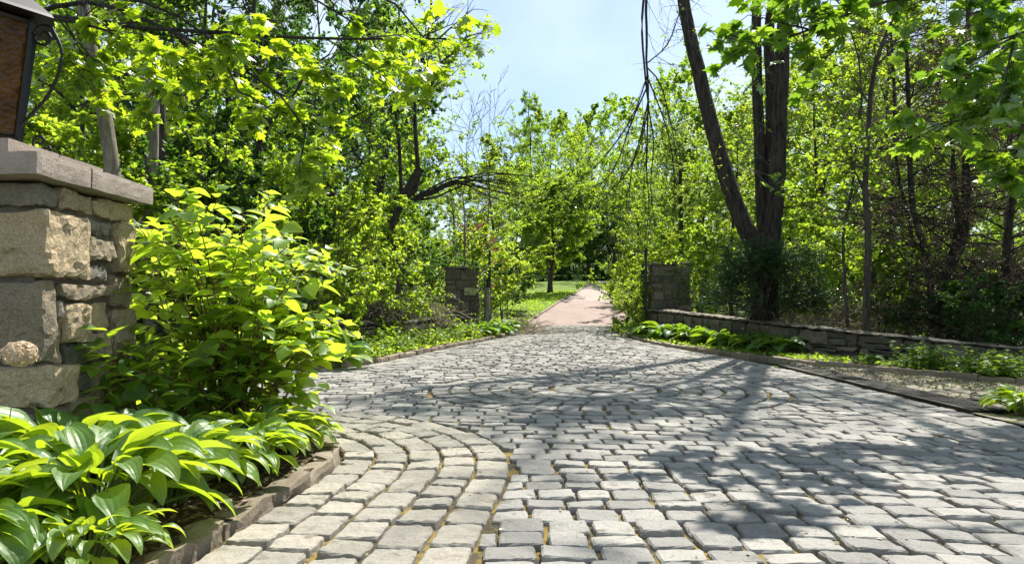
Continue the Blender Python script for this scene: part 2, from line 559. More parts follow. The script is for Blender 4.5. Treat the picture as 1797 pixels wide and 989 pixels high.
def sett_template(nu, nv):
    u = np.concatenate([[-1, -.91], np.linspace(-.6, .6, nu - 4), [.91, 1]])
    v = np.concatenate([[-1, -.90], np.linspace(-.55, .55, nv - 4), [.90, 1]])
    U, V = np.meshgrid(u, v, indexing='ij')
    e = np.maximum(np.abs(U), np.abs(V))
    drop = np.where(e > .95, 1.0, np.where(e > .8, .10, 0))
    cr_ = 1 - .06 * (np.abs(U) * np.abs(V)) ** 4
    U2, V2 = U * cr_, V * cr_
    fa = grid_faces(len(u), len(v))
    # skirt
    idx = np.arange(len(u) * len(v)).reshape(len(u), len(v))
    loop = np.concatenate([idx[:-1, 0], idx[-1, :-1], idx[:0:-1, -1], idx[0, :0:-1]])
    base = len(u) * len(v)
    sk = np.arange(len(loop)) + base
    Us = np.concatenate([U2.ravel(), U2.ravel()[loop] * 1.03]); Vs = np.concatenate([V2.ravel(), V2.ravel()[loop] * 1.03])
    dr = np.concatenate([drop.ravel(), np.full(len(loop), 5.0)])
    a, b = loop, np.roll(loop, -1); c, d = sk, np.roll(sk, -1)
    fa = np.vstack([fa, np.stack([a, c, d, b], -1)])
    return Us, Vs, dr, fa


def setts(mb, Q, res, gap=.011, rough=.005, mat=0):
    """Q (N,4,2) corners; every sett a separate island"""
    if not len(Q): return
    ok = area(Q) > .015
    Q = Q[ok]
    c = Q.mean(1, keepdims=True)
    d = Q - c
    ln = np.linalg.norm(d, axis=2, keepdims=True)
    Q = c + d * np.maximum(ln - gap * 1.6, .02) / ln
    Q = Q + rng.normal(0, .0028, Q.shape)
    U, V, dr, fa = sett_template(*res)
    a = ((1 - U) * (1 - V) / 4)[None, :, None]; b = ((1 + U) * (1 - V) / 4)[None, :, None]
    cc = ((1 + U) * (1 + V) / 4)[None, :, None]; dd = ((1 - U) * (1 + V) / 4)[None, :, None]
    P = Q[:, None, 0] * a + Q[:, None, 1] * b + Q[:, None, 2] * cc + Q[:, None, 3] * dd
    n = len(Q)
    z = .042 + rng.normal(0, .0045, (n, 1)) + U[None] * rng.normal(0, .004, (n, 1)) + V[None] * rng.normal(0, .004, (n, 1))
    P3 = np.concatenate([P, P[..., :1] * 0], -1)
    bump = snoise(P3, 30, 11) * rough * .38 + snoise(P3, 90, 12) * rough * .35
    edge_w = snoise(P3, 60, 13)
    z = z + bump - dr[None] * .0105 * (1 + .5 * edge_w)
    # ragged sides
    P = P + np.where(dr[None, :, None] > .1, np.stack([snoise(P3, 55, 14), snoise(P3, 55, 15)], -1) * .0030, 0)
    z = np.where(dr[None] > 3, -.012, z)
    V3 = np.concatenate([P, z[..., None]], -1)
    k = len(U)
    Fs = (fa[None] + (np.arange(n) * k)[:, None, None]).reshape(-1, 4)
    mb.add(V3, Fs, mat)


def offset_line(C, N, o):
    P = C + N * o
    # remove fold-backs on the inner side of a bend
    T = np.gradient(C, axis=0)
    keep = (np.gradient(P, axis=0) * T).sum(-1) > 0
    return P[keep]


def band(C, N, w0, w1, courses, length, s_keep=None):
    out = []
    w = (w1 - w0) / courses
    for k in range(courses):
        A = C + N * (w0 + k * w); B = C + N * (w0 + (k + 1) * w)
        Mi = (A + B) / 2
        s = np.concatenate([[0], np.cumsum(np.linalg.norm(np.diff(Mi, axis=0), axis=1))])
        cuts = [rng.uniform(0, length)]
        while cuts[-1] < s[-1]: cuts.append(cuts[-1] + length * rng.uniform(.72, 1.3))
        cuts = np.array(cuts[:-1])
        g = lambda L: np.stack([np.interp(cuts, s, L[:, 0]), np.interp(cuts, s, L[:, 1])], -1)
        a, b = g(A), g(B)
        out.append(np.stack([a[:-1], a[1:], b[1:], b[:-1]], 1))
    return np.concatenate(out)


# field courses
rows = []
rw, ln_ = .222, .262
y = -1.0
i = 0
while y < 38.4:
    w = rw * rng.uniform(.93, 1.07)
    x = -13 + rng.uniform(0, .3)
    xs = [x]
    while xs[-1] < 5.6:
        xs.append(xs[-1] + ln_ * rng.uniform(.86, 1.14))
    xs = np.array(xs)
    y0, y1 = y, min(y + w, 38.5)
    Q = np.stack([np.stack([xs[:-1], xs[:-1] * 0 + y0], -1), np.stack([xs[1:], xs[1:] * 0 + y0], -1),
                  np.stack([xs[1:], xs[1:] * 0 + y1], -1), np.stack([xs[:-1], xs[:-1] * 0 + y1], -1)], 1)
    rows.append(Q)
    y += w
Q = np.concatenate(rows)
Q[..., 1] -= .029 * np.clip(Q[..., 0], 0, 9) ** 2 * np.clip(1 - (Q[..., 1] - 14) / 14, 0, 1)
Q[..., 1] += .008 * np.sin(Q[..., 0] * 1.3 + Q[..., 1] * .7)
c = Q.mean(1)
vis = (np.abs(c[:, 0]) < (c[:, 1] + 1.2) * .75 + .6)
Q, c = Q[vis], c[vis]
keep = (sd(c, BED_L, N_BED)[0] > W_BED - .05) & (sd(c, KERB_L, N_KL)[0] > W_KL - .05) & (sd(c, EDGE_R, N_ER)[0] > W_ER - .05) & (np.linalg.norm(c - CEN, axis=1) > RAD - .08)
Q = Q[keep]
P = Q.reshape(-1, 2)
P = push(P, BED_L, N_BED, W_BED); P = push(P, KERB_L, N_KL, W_KL); P = push(P, EDGE_R, N_ER, W_ER); P = push_circle(P)
Q = P.reshape(-1, 4, 2)
far = Q[:, :, 1].mean(1) > 13
mb = MB()
setts(mb, Q[~far], (9, 8))
setts(mb, Q[far], (6, 6), gap=.015)


def clip_band(Q, tests):
    c = Q.mean(1)
    k = np.ones(len(Q), bool)
    for C, N, w in tests: k &= sd(c, C, N)[0] > w
    Q = Q[k]
    P = Q.reshape(-1, 2)
    for C, N, w in tests: P = push(P, C, N, w)
    return P.reshape(-1, 4, 2)


bk = band(KERB_L, N_KL, .02, W_KL, 4, .32)
bk = clip_band(bk, [(BED_L, N_BED, W_BED), (EDGE_R, N_ER, W_ER)])
be = clip_band(band(EDGE_R, N_ER, .02, W_ER, 4, .34), [(BED_L, N_BED, W_BED)])
for q in (bk, be):
    cc = q.mean(1)
    fr = cc[:, 1] > 13
    vis = np.abs(cc[:, 0]) < (cc[:, 1] + 1.2) * .8 + .6
    setts(mb, q[~fr & vis], (9, 8)); setts(mb, q[fr & vis], (6, 6), gap=.015)
# rings of the roundel
edges = [.78, 1.06, 1.34, 1.62, 1.90, 2.18, RAD - .01]
for r0, r1 in zip(edges[:-1], edges[1:]):
    n = int(round(2 * math.pi * (r0 + r1) / 2 / .27))
    a = np.linspace(0, 2 * math.pi, n + 1) + rng.uniform(0, 1) + np.concatenate([rng.normal(0, .012, n), [0]]) * 0
    pt = lambda r, aa: CEN + r * np.stack([np.cos(aa), np.sin(aa)], -1)
    setts(mb, np.stack([pt(r0, a[:-1]), pt(r1, a[:-1]), pt(r1, a[1:]), pt(r0, a[1:])], 1), (9, 8), gap=.019)
# heart of the roundel: wedges round a small middle
a = np.linspace(0, 2 * math.pi, 9) + .3
pt = lambda r, aa: CEN + r * np.stack([np.cos(aa), np.sin(aa)], -1)
setts(mb, np.stack([pt(.42, a[:-1]), pt(.77, a[:-1]), pt(.77, a[1:]), pt(.42, a[1:])], 1), (9, 9))
a = np.linspace(0, 2 * math.pi, 5) + .3
setts(mb, np.stack([pt(.05, a[:-1]), pt(.41, a[:-1]), pt(.41, a[1:]), pt(.05, a[1:])], 1), (9, 9))
tag(mb.obj('paving', M['sett']), kind='structure')
mb = MB()
bb = band(BED_L, N_BED, .015, W_BED, 5, .31)
bb = bb[bb.mean(1)[:, 0] > -8]
setts(mb, bb, (10, 10), gap=.013, rough=.008)
tag(mb.obj('paving_border', M['sett_warm']), kind='structure')
# joint bed below
mb = MB()
jx = np.linspace(-14, 5.04, 60); jy = np.linspace(-3, 38.6, 110)
JX, JY = np.meshgrid(jx, jy, indexing='ij')
JZ = .008 + .006 * snoise(np.stack([JX, JY, JX * 0], -1), 4, 5)
mb.add(np.stack([JX, JY, JZ], -1), grid_faces(60, 110))
tag(mb.obj('paving_joint_bed', M['joint'], smooth=True), kind='structure')

# ------------------------------------------------------------------ rough stones, kerbs, walls


def rock(mb, lo, hi, cell=.05, r=.02, amp=.01, seed=0, fine=True, mat=0, xf=None):
    lo, hi = np.array(lo, float), np.array(hi, float)
    size = hi - lo
    n = np.clip(np.ceil(size / cell).astype(int) + 1, 3, 14)
    faces, verts, base = [], [], 0
    for ax in range(3):
        u, v = [k for k in range(3) if k != ax]
        for side in (0, 1):
            a = np.linspace(0, 1, n[u]); b = np.linspace(0, 1, n[v])
            A, B = np.meshgrid(a, b, indexing='ij')
            P = np.zeros((n[u], n[v], 3))
            P[..., u] = lo[u] + A * size[u]; P[..., v] = lo[v] + B * size[v]; P[..., ax] = hi[ax] if side else lo[ax]
            verts.append(P.reshape(-1, 3))
            f = grid_faces(n[u], n[v]) + base
            if (side == 0) ^ (ax == 1): f = f[:, ::-1]
            faces.append(f)
            base += n[u] * n[v]
    V = np.concatenate(verts)
    rr = min(r, size.min() * .45)
    inner = np.clip(V, lo + rr, hi - rr)
    V = inner + unit(V - inner) * rr
    off = np.array([seed * 3.17, seed * 1.71, seed * .53])
    if fine:
        D = np.array([mnoise.noise_vector(Vector((p + off) * 6)) * 1.0 + mnoise.noise_vector(Vector((p + off) * 19)) * .6 + mnoise.noise_vector(Vector((p + off) * 45)) * .3 for p in V])
    else:
        D = np.stack([snoise(V + off, 11, 21), snoise(V + off, 12, 22), snoise(V + off, 13, 23)], -1) * .6
        D += np.stack([snoise(V + off, 33, 24), snoise(V + off, 36, 25), snoise(V + off, 33, 26)], -1) * .3
    V = V + D * amp
    # weld the six sides so that a stone is one island
    key = np.round(np.clip(np.concatenate(verts), lo, hi) * 2e4).astype(np.int64)
    _, first, inv = np.unique(key, axis=0, return_index=True, return_inverse=True)
    inv = inv.ravel()
    V = V[first]
    if xf is not None: V = xf(V)
    mb.add(V, inv[np.concatenate(faces)], mat)


def kerb_line(name, C, N, seg, width, height, mat, amp=.012, cell=.07, z0=-.03):
    mb = MB()
    s = np.concatenate([[0], np.cumsum(np.linalg.norm(np.diff(C, axis=0), axis=1))])
    p = 0.0
    k = 0
    while p < s[-1] - seg * .4:
        L = seg * rng.uniform(.75, 1.3)
        a, b = p + .006, min(p + L - .006, s[-1])
        h = height * rng.uniform(.88, 1.1)

        def xf(V, a=a, b=b):
            q = V[:, 0]
            base = np.stack([np.interp(q, s, C[:, 0]), np.interp(q, s, C[:, 1])], -1)
            nn = np.stack([np.interp(q, s, N[:, 0]), np.interp(q, s, N[:, 1])], -1)
            xy = base + nn * V[:, 1:2]
            return np.concatenate([xy, V[:, 2:3]], -1)
        rock(mb, (a, -width, z0), (b, 0, h), cell, .018, amp, k, False, 0, xf)
        p += L
        k += 1
    return mb.obj(name, mat)


near = BED_L[(BED_L[:, 0] > -6)]
tag(kerb_line('kerb_by_near_bed', near, N_BED[(BED_L[:, 0] > -6)], .58, .16, .10, M['granite'], .026, .045), kind='structure')
tag(kerb_line('kerb_by_far_bed', KERB_L[KERB_L[:, 1] < 31], N_KL[KERB_L[:, 1] < 31], .6, .14, .13, M['granite']), kind='structure')
kn = normals2(KERB_R, False)
if (kn[100] @ (np.array([0, 12.]) - KERB_R[100])) < 0: kn = -kn
m_ = (KERB_R[:, 1] < 31)
tag(kerb_line('kerb_by_right_bed', KERB_R[m_], kn[m_], .6, .14, .13, M['granite']), kind='structure')
# drive edging
for nm, E, sx in (('drive_edging', DL, -1), ('drive_edging', DR, 1)):
    C = smooth_line([tuple(p) for p in E if p[1] > 38], 120)
    mb = MB()
    T = unit(np.gradient(C, axis=0)); Nn = np.stack([T[:, 1], -T[:, 0]], -1) * sx
    zz = ground_z(C[:, 0], C[:, 1])
    ring = []
    for o, h in ((0, -.05), (0, .11), (.14, .11), (.14, -.05)):
        Pp = C + Nn * o
        ring.append(np.concatenate([Pp, (zz + h)[:, None]], -1))
    mb.add(np.stack(ring, 1), grid_faces(len(C), 4))
    tag(mb.obj(nm, M['granite']), kind='structure')


def bed(name, C, N, depth, z=.085, n=10, mat='soil', bump=.02):
    mb = MB()
    t = np.linspace(0.06, depth, n)
    P = C[:, None] - N[:, None] * t[None, :, None]
    P3 = np.concatenate([P, P[..., :1] * 0], -1)
    zz = z + snoise(P3, 5, 31) * bump + snoise(P3, 22, 32) * bump * .5 + t[None] * .02
    mb.add(np.concatenate([P, zz[..., None]], -1), grid_faces(len(C), n))
    return tag(mb.obj(name, M[mat], smooth=True), kind='structure')


# near bed: fill between kerb and a line to its left
mb = MB()
nb = BED_L[(BED_L[:, 0] > -6.2)]
t = np.linspace(0, 1, 60)[None, :, None]
cpt = np.stack([np.full(len(nb), -6.5), np.clip(nb[:, 1], -1, 6.2)], -1)
P = nb[:, None] - N_BED[(BED_L[:, 0] > -6.2)][:, None] * .05
P = P * (1 - t) + cpt[:, None] * t
P3 = np.concatenate([P, P[..., :1] * 0], -1)
z = .09 + snoise(P3, 5, 41) * .02 + snoise(P3, 25, 42) * .012
mb.add(np.concatenate([P, z[..., None]], -1), grid_faces(P.shape[0], 60))
tag(mb.obj('near_bed_soil', M['soil'], smooth=True), kind='structure')
mk = KERB_L[:, 1] < 31
bed('far_bed_soil', KERB_L[mk], N_KL[mk], 2.6)
bed('right_bed_soil', KERB_R[m_], kn[m_], 1.6)
# dirt apron between drain and right kerb
mb = MB()
k_ = (KERB_R[:, 1] < 15.2)
C = KERB_R[k_]
ya = np.interp(np.linspace(0, 1, len(C)), [0, 1], [15.0, -1])
L_ = np.stack([np.where(ya > 8.15, 5.555, 5.05), ya], -1)
t = np.linspace(0, 1, 30)[None, :, None]
P = L_[:, None] * (1 - t) + C[:, None] * t
P3 = np.concatenate([P, P[..., :1] * 0], -1)
edge = np.minimum(1, np.minimum(t[..., 0], 1) * 6)
z = .022 + (snoise(P3, 3, 51) * .02 + snoise(P3, 14, 52) * .012) * edge + .015
mb.add(np.concatenate([P, z[..., None]], -1), grid_faces(P.shape[0], 30))
tag(mb.obj('dirt_apron', M['dirt'], smooth=True), kind='structure')

# drain grate
t = thing('drain_grate', 'long black slotted drain grate between the paving and the dirt patch', 'drain grate', (5.30, 11.1, .012), scale=(1.5, 1, 1))
L = 2.95
mb = MB()
def box(mb, lo, hi, mat=0):
    x0, y0, z0 = lo; x1, y1, z1 = hi
    V = [(x0, y0, z0), (x1, y0, z0), (x1, y1, z0), (x0, y1, z0), (x0, y0, z1), (x1, y0, z1), (x1, y1, z1), (x0, y1, z1)]
    mb.add(V, [(0, 3, 2, 1), (4, 5, 6, 7), (0, 1, 5, 4), (1, 2, 6, 5), (2, 3, 7, 6), (3, 0, 4, 7)], mat)
box(mb, (-.16, -L, -.01), (-.13, L, .052)); box(mb, (.13, -L, -.01), (.16, L, .052))
box(mb, (-.13, -L, -.008), (.13, L, .014))
mb.obj('frame', M['iron'], t)
mb = MB()
for x in np.linspace(-.105, .105, 6): box(mb, (x - .009, -L, .016), (x + .009, L, .05))
for yv in np.arange(-L + .02, L, .5): box(mb, (-.128, yv, .015), (.128, yv + .03, .044))
mb.obj('bars', M['iron'], t)


def face_blocks(w, h, row_h, len_r, seed):
    """random courses of rubble: list of (u0,u1,z0,z1)"""
    r = np.random.default_rng(seed)
    out = []
    z = 0.0
    while z < h - .04:
        rh = min(row_h * r.uniform(.7, 1.35), h - z)
        if h - z - rh < row_h * .45: rh = h - z
        u = 0.0
        while u < w - .02:
            L = r.uniform(*len_r)
            if w - u - L < len_r[0] * .6: L = w - u
            if r.random() < .25 and rh > .14:
                s = r.uniform(.4, .6)
                out.append((u, u + L, z, z + rh * s)); out.append((u, u + L, z + rh * s, z + rh))
            else:
                out.append((u, u + L, z, z + rh))
            u += L
        z += rh
    return out


def stone_wall(name, label, cat, C, zt, thick, mat, row=.17, group=None, face=1, zbase=-.1):
    """C plan polyline (face side), zt height along it; face normal to its right * face"""
    t_ = thing(name, label, cat, (0, 0, 0), 0, group)
    C = smooth_line(C, 60)
    s = np.concatenate([[0], np.cumsum(np.linalg.norm(np.diff(C, axis=0), axis=1))])
    T = unit(np.gradient(C, axis=0)); N = np.stack([T[:, 1], -T[:, 0]], -1) * face
    hs = np.linspace(0, s[-1], len(zt))
    mb = MB()
    hmax = max(zt)

    def mk(V):
        q = V[:, 0]
        b = np.stack([np.interp(q, s, C[:, 0]), np.interp(q, s, C[:, 1])], -1)
        n = np.stack([np.interp(q, s, N[:, 0]), np.interp(q, s, N[:, 1])], -1)
        z = V[:, 2] * np.interp(q, hs, zt) / hmax
        return np.concatenate([b + n * V[:, 1:2], z[:, None]], -1)
    k = 0
    for (u0, u1, z0, z1) in face_blocks(s[-1], hmax - .02, row, (.2, .75), len(label)):
        pr = rng.uniform(.0, .045)
        rock(mb, (u0 + .008, -thick, z0 + zbase * (z0 == 0) + .006), (u1 - .008, pr, z1 - .006), .09, .03, .032, k, False, 0, mk)
        k += 1
    mb.obj('stone_courses', mat, t_)
    mb = MB()
    u = 0
    while u < s[-1]:
        L = rng.uniform(.6, 1.0)
        rock(mb, (u + .005, -thick - .04, hmax + .005), (min(u + L, s[-1]) - .005, rng.uniform(.04, .09), hmax + rng.uniform(.05, .10)), .09, .03, .026, k, False, 0, mk)
        u += L; k += 1
    mb.obj('coping', mat, t_)
    return t_


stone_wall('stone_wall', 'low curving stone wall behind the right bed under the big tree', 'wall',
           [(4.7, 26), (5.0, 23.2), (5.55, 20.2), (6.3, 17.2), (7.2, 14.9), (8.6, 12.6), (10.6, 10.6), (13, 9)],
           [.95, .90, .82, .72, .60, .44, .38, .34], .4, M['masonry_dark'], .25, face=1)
stone_wall('stone_wall', 'low mossy stone wall behind the plants left of the drive', 'wall',
           [(-9.5, 14.6), (-6.6, 15.6), (-4.9, 17.2), (-3.6, 19.8), (-2.7, 23), (-2.2, 25.3)],
           [.70, .68, .66, .65, .64, .64], .4, M['masonry_dark'], .18, face=1)


# near pier
PX0, PX1, PY0, PY1 = -4.35, -2.95, 4.6, 5.75
pier = thing('stone_gate_pier', 'large stone pier in the left foreground carrying the lantern', 'gate pier', ((PX0 + PX1) / 2, (PY0 + PY1) / 2, 0), 0, 'stone gate piers')
ox, oy = (PX0 + PX1) / 2, (PY0 + PY1) / 2
XR = PX1 - ox; YN = PY0 - oy; XL = PX0 - ox; YF = PY1 - oy
mb = MB()
rock(mb, (XL + .03, YN + .03, -.1), (XR - .035, YF - .03, 2.0), .2, .01, .006, 3, False)
mb.obj('mortar_core', M['mortar'], pier)
mb = MB()
# right face, laid out stone by stone: (u0,u1,z0,z1,proud)
W = YF - YN
lay = [(.0, .20, 1.84, 2.00, .01), (.20, .58, 1.85, 2.00, .02), (.58, 1.15, 1.86, 2.00, .01),
       (.0, .49, 1.40, 1.83, .05), (.505, .86, 1.72, 1.84, .00), (.505, .88, 1.53, 1.71, .02), (.89, 1.15, 1.46, 1.85, .03), (.505, .80, 1.39, 1.52, .01), (.81, 1.02, 1.22, 1.45, .02), (1.03, 1.15, 1.2, 1.44, .0),
       (.0, .15, .86, 1.39, .03), (.16, .24, 1.12, 1.26, .02), (.17, .80, 1.27, 1.38, .03), (.25, .55, .98, 1.25, .03), (.16, .25, .82, 1.11, .0), (.56, .82, 1.05, 1.26, .0), (.26, .50, .82, .97, .02), (.51, .84, .84, 1.04, .01), (.85, 1.15, .82, 1.2, .02),
       (.0, .34, .58, .85, .05), (.35, .58, .62, .81, .01), (.59, .8, .5, .83, .03), (.81, 1.15, .55, .81, .01),
       (.0, .28, .22, .57, .02), (.29, .6, .30, .61, .03), (.61, .85, .2, .49, .01), (.86, 1.15, .22, .54, .03),
       (.0, .5, -.1, .21, .03), (.51, 1.15, -.1, .19, .02)]
for k, (u0, u1, z0, z1, pr) in enumerate(lay):
    x0 = XR - .16
    y0 = YN + u0 + .007
    if u0 == 0:
        x0 = XR - (.42 if k % 2 else .30)
        y0 = YN - .02
    rock(mb, (x0, y0, z0 + .007), (XR + pr * 1.3, YN + u1 - .008, z1 - .007), .035, .022, .026, k + 5, True, 0 if (u1 - u0) * (z1 - z0) > .045 or k in (14, 18) else 1)
fk = 100
for (u0, u1, z0, z1) in face_blocks(1.0, 2.0, .24, (.25, .55), 77):
    rock(mb, (XL + u0 + .008, YN - rng.uniform(-.01, .03), z0 + .007), (XL + min(u1, 1.0) - .03, YN + .15, z1 - .007), .06, .025, .02, fk, False, fk % 2); fk += 1
for (u0, u1, z0, z1) in face_blocks(1.4, 2.0, .24, (.25, .55), 78):
    rock(mb, (XL + u0 + .008, YF - .15, z0 + .007), (XL + u1 - .008, YF + rng.uniform(0, .03), z1 - .007), .1, .025, .02, fk, False); fk += 1
for (u0, u1, z0, z1) in face_blocks(W, 2.0, .24, (.25, .55), 79):
    rock(mb, (XL - rng.uniform(0, .03), YN + u0 + .008, z0 + .007), (XL + .15, YN + u1 - .008, z1 - .007), .1, .025, .02, fk, False); fk += 1
mb.obj('stonework', [M['masonry'], M['masonry_grey']], pier)
mb = MB()
cl, cf = .13, .14
ys = [YN - cf, YN + .42, YF + cf - .05]
for a, b in ((YN - .19, YN + .38), (YN + .386, YF + .09)):
    rock(mb, (XR - .5, a, 2.012), (XR + .12, b, 2.155), .045, .012, .006, int(a * 10) + 50, True)
rock(mb, (XL - .12, YN - .19, 2.012), (XR - .506, YF + .09, 2.155), .15, .012, .006, 57, False)
rock(mb, (XL + .17, YN + .0, 2.158), (XR - .18, YN + .52, 2.275), .06, .01, .004, 58, True)
rock(mb, (XL + .17, YN + .526, 2.158), (XR - .18, YF - .08, 2.275), .06, .01, .004, 59, True)
mb.obj('cap', M['cap'], pier)

# lantern on it
m, nt, out = new_mat('amber_glass')
tcn = nt.nodes.new('ShaderNodeTexCoord')
vo = nt.nodes.new('ShaderNodeTexVoronoi'); vo.inputs['Scale'].default_value = 26
nt.links.new(tcn.outputs['Object'], vo.inputs['Vector'])
n = noise_node(nt, 5, 4, .6, tcn.outputs['Object'])
c_ = ramp(nt, n, [(.3, (.05, .022, .008)), (.55, (.17, .08, .018)), (.8, (.36, .19, .04))])
b = nt.nodes.new('ShaderNodeBsdfPrincipled'); nt.links.new(c_, b.inputs['Base Color']); b.inputs['Roughness'].default_value = .22
b.inputs['Transmission Weight'].default_value = .0
tr = nt.nodes.new('ShaderNodeBsdfTranslucent'); nt.links.new(c_, tr.inputs['Color'])
ms = nt.nodes.new('ShaderNodeMixShader'); ms.inputs[0].default_value = .5
bp = nt.nodes.new('ShaderNodeBump'); bp.inputs['Strength'].default_value = .9; bp.inputs['Distance'].default_value = .01
nt.links.new(vo.outputs['Distance'], bp.inputs['Height']); nt.links.new(bp.outputs[0], b.inputs['Normal'])
nt.links.new(b.outputs[0], ms.inputs[1]); nt.links.new(tr.outputs[0], ms.inputs[2]); nt.links.new(ms.outputs[0], out.inputs['Surface'])
M['amber'] = m

LX, LY, LZ = -3.72, 5.2, 2.278
lan = thing('lantern', 'black iron lantern with amber glass on the near stone pier', 'lantern', (LX, LY, LZ))
HEX = [2 * math.pi * k / 6 for k in range(6)]


def hexa(mb, r0, r1, z0, z1):
    V = [(r0 * math.cos(a), r0 * math.sin(a), z0) for a in HEX] + [(r1 * math.cos(a), r1 * math.sin(a), z1) for a in HEX]
    mb.add(V, [(k, (k + 1) % 6, 6 + (k + 1) % 6, 6 + k) for k in range(6)])
    mb.add(V, [(5, 4, 3, 2, 1, 0), (6, 7, 8, 9, 10, 11)])


mb = MB(); hexa(mb, .23, .225, 0, .04); hexa(mb, .215, .245, .042, .10); mb.obj('base', M['iron'], lan)
gl = MB(); hexa(gl, .225, .335, .10, .955); gl.obj('glass', M['amber'], lan)
mb = MB()
for k, a in enumerate(HEX):
    b_ = HEX[(k + 1) % 6]
    p = lambda r_, q, z: (r_ * math.cos(q), r_ * math.sin(q), z)
    tubes(mb, [[p(.235, a, .09), p(.345, a, .96)]], .022, 4)
    tubes(mb, [[p(.24, a, .12), p(.24, b_, .12)]], .02, 4)
    tubes(mb, [[p(.342, a, .94), p(.342, b_, .94)]], .02, 4)
mb.obj('frame', M['iron'], lan)
mb = MB(); hexa(mb, .50, .485, .965, .99); hexa(mb, .48, .13, .992, 1.28); hexa(mb, .07, .05, 1.282, 1.40); mb.obj('roof', M['iron'], lan)


def spiral(cx, cz, r0, r1, a0, a1, n=26):
    a = np.linspace(a0, a1, n); r = np.linspace(r0, r1, n)
    return np.stack([cx + r * np.cos(a), np.zeros(n), cz + r * np.sin(a)], -1)


# iron scrolls beside the lantern: a long S down from a curl under the eave, and a small curl at the foot
mb = MB()
k0 = spiral(.43, .835, .02, .085, R(170), R(170 - 480), 34)
body = smooth_line([tuple(k0[-1]), (.555, 0, .73), (.52, 0, .55), (.44, 0, .40), (.34, 0, .29), (.245, 0, .19)], 26)
tubes(mb, [k0], .011, 6); tubes(mb, [body], .011, 6)
tubes(mb, [[(.33, 0, .86), (.36, 0, .86)]], .01, 5)
k1 = spiral(.40, .10, .014, .062, R(-120), R(-120 + 430), 26)
tubes(mb, [k1], .010, 6)
tubes(mb, [smooth_line([tuple(k1[-1]), (.47, 0, .06), (.478, 0, -.005)], 8)], .010, 6)
mb.obj('scroll_bracket', M['iron'], lan)


def gate_pier(name, label, x0, x1, y0, y1, h, seed, light=True):
    t_ = thing(name, label, 'gate pier', ((x0 + x1) / 2, (y0 + y1) / 2, 0), 0, 'stone gate piers')
    a, b_ = (x1 - x0) / 2, (y1 - y0) / 2
    mb = MB()
    rock(mb, (-a + .03, -b_ + .03, -.1), (a - .03, b_ - .03, h - .02), .3, .01, .004, 3, False)
    mb.obj('mortar_core', M['mortar'], t_)
    mb = MB()
    k = seed
    for (u0, u1, z0, z1) in face_blocks(2 * a, h, .33, (.3, .6), seed):
        rock(mb, (-a + u0 + .008, -b_ - rng.uniform(0, .04), z0 + .007), (-a + u1 - .008, -b_ + .2, z1 - .007), .09, .03, .02, k, False); k += 1
    for sx in (-1, 1):
        for (u0, u1, z0, z1) in face_blocks(2 * b_, h, .33, (.3, .6), seed + 1 + sx):
            xa = (a - .2, a + rng.uniform(0, .04)) if sx > 0 else (-a - rng.uniform(0, .04), -a + .2)
            rock(mb, (xa[0], -b_ + u0 + .03, z0 + .007), (xa[1], -b_ + u1 - .008, z1 - .007), .09, .03, .02, k, False); k += 1
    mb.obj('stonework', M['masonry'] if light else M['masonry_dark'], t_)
    mb = MB()
    rock(mb, (-a - .05, -b_ - .06, h), (a + .05, b_ + .05, h + .09), .12, .02, .015, k, False)
    mb.obj('cap', M['masonry_dark'], t_)
    return t_


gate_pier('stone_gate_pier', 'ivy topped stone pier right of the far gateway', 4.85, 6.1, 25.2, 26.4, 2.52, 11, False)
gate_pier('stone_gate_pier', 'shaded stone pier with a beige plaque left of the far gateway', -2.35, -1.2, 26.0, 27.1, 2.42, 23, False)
mb = MB(); box(mb, (-.2, -.012, -.13), (.2, .012, .13))
o = mb.obj('plaque', plain_mat('beige_plaque', (.36, .34, .18), .6, var=.06)); o.location = (-1.47, 25.92, 1.63)
tag(o, 'small blank beige plaque fixed to the left far gate pier', 'plaque')

# timber post and iron gate leaves, folded open
mb = MB(); rock(mb, (-.09, -.09, -.05), (.09, .09, 1.75), .12, .01, .01, 4, False)
o = mb.obj('timber_post', M['bark_pale']); o.location = (-.86, 26.0, 0)
tag(o, 'weathered grey timber post beside the left far gate pier', 'post')


def iron_gate(label, x, y, ang, w):
    t_ = thing('iron_gate', label, 'gate', (x, y, 0), ang, 'open iron gate leaves')
    mb = MB()
    box(mb, (-.04, -.04, -.05), (.04, .04, 3.1)); box(mb, (w - .04, -.03, .15), (w, .03, 2.3))
    for z in (.2, 1.1, 2.2): box(mb, (.041, -.02, z), (w - .041, .02, z + .05))
    mb.obj('frame', M['iron'], t_)
    mb = MB()
    for x_ in np.arange(.14, w - .08, .13): tubes(mb, [[(x_, 0, .16), (x_, 0, 2.42)]], .011, 5)
    mb.obj('bars', M['iron'], t_)
    return t_


iron_gate('black iron gate leaf folded open by the right far pier', 4.62, 25.5, R(84), 2.4)
iron_gate('black iron gate leaf folded open behind the timber post', -.80, 26.3, R(96), 2.4)

# ------------------------------------------------------------------ leaves and trees


def place_leaves(mb, P, D, N, size, tmpl, mat=0):
    """P positions, D direction along the leaf, N approx normal, size; tmpl (verts (k,3): x along, y across, z up; faces)"""
    TV, TF = tmpl
    D = unit(D)
    S = unit(np.cross(N, D)); N2 = np.cross(D, S)
    size = np.broadcast_to(size, (len(P),))[:, None, None]
    V = P[:, None] + size * (D[:, None] * TV[None, :, 0:1] + S[:, None] * TV[None, :, 1:2] + N2[:, None] * TV[None, :, 2:3])
    k = len(TV)
    for f in TF:
        f = np.asarray(f)
        mb.add(V if f is TF[0] or True and f is TF[0] else V, (f[None] + (np.arange(len(P)) * k)[:, None, None]).reshape(-1, f.shape[1]), mat)


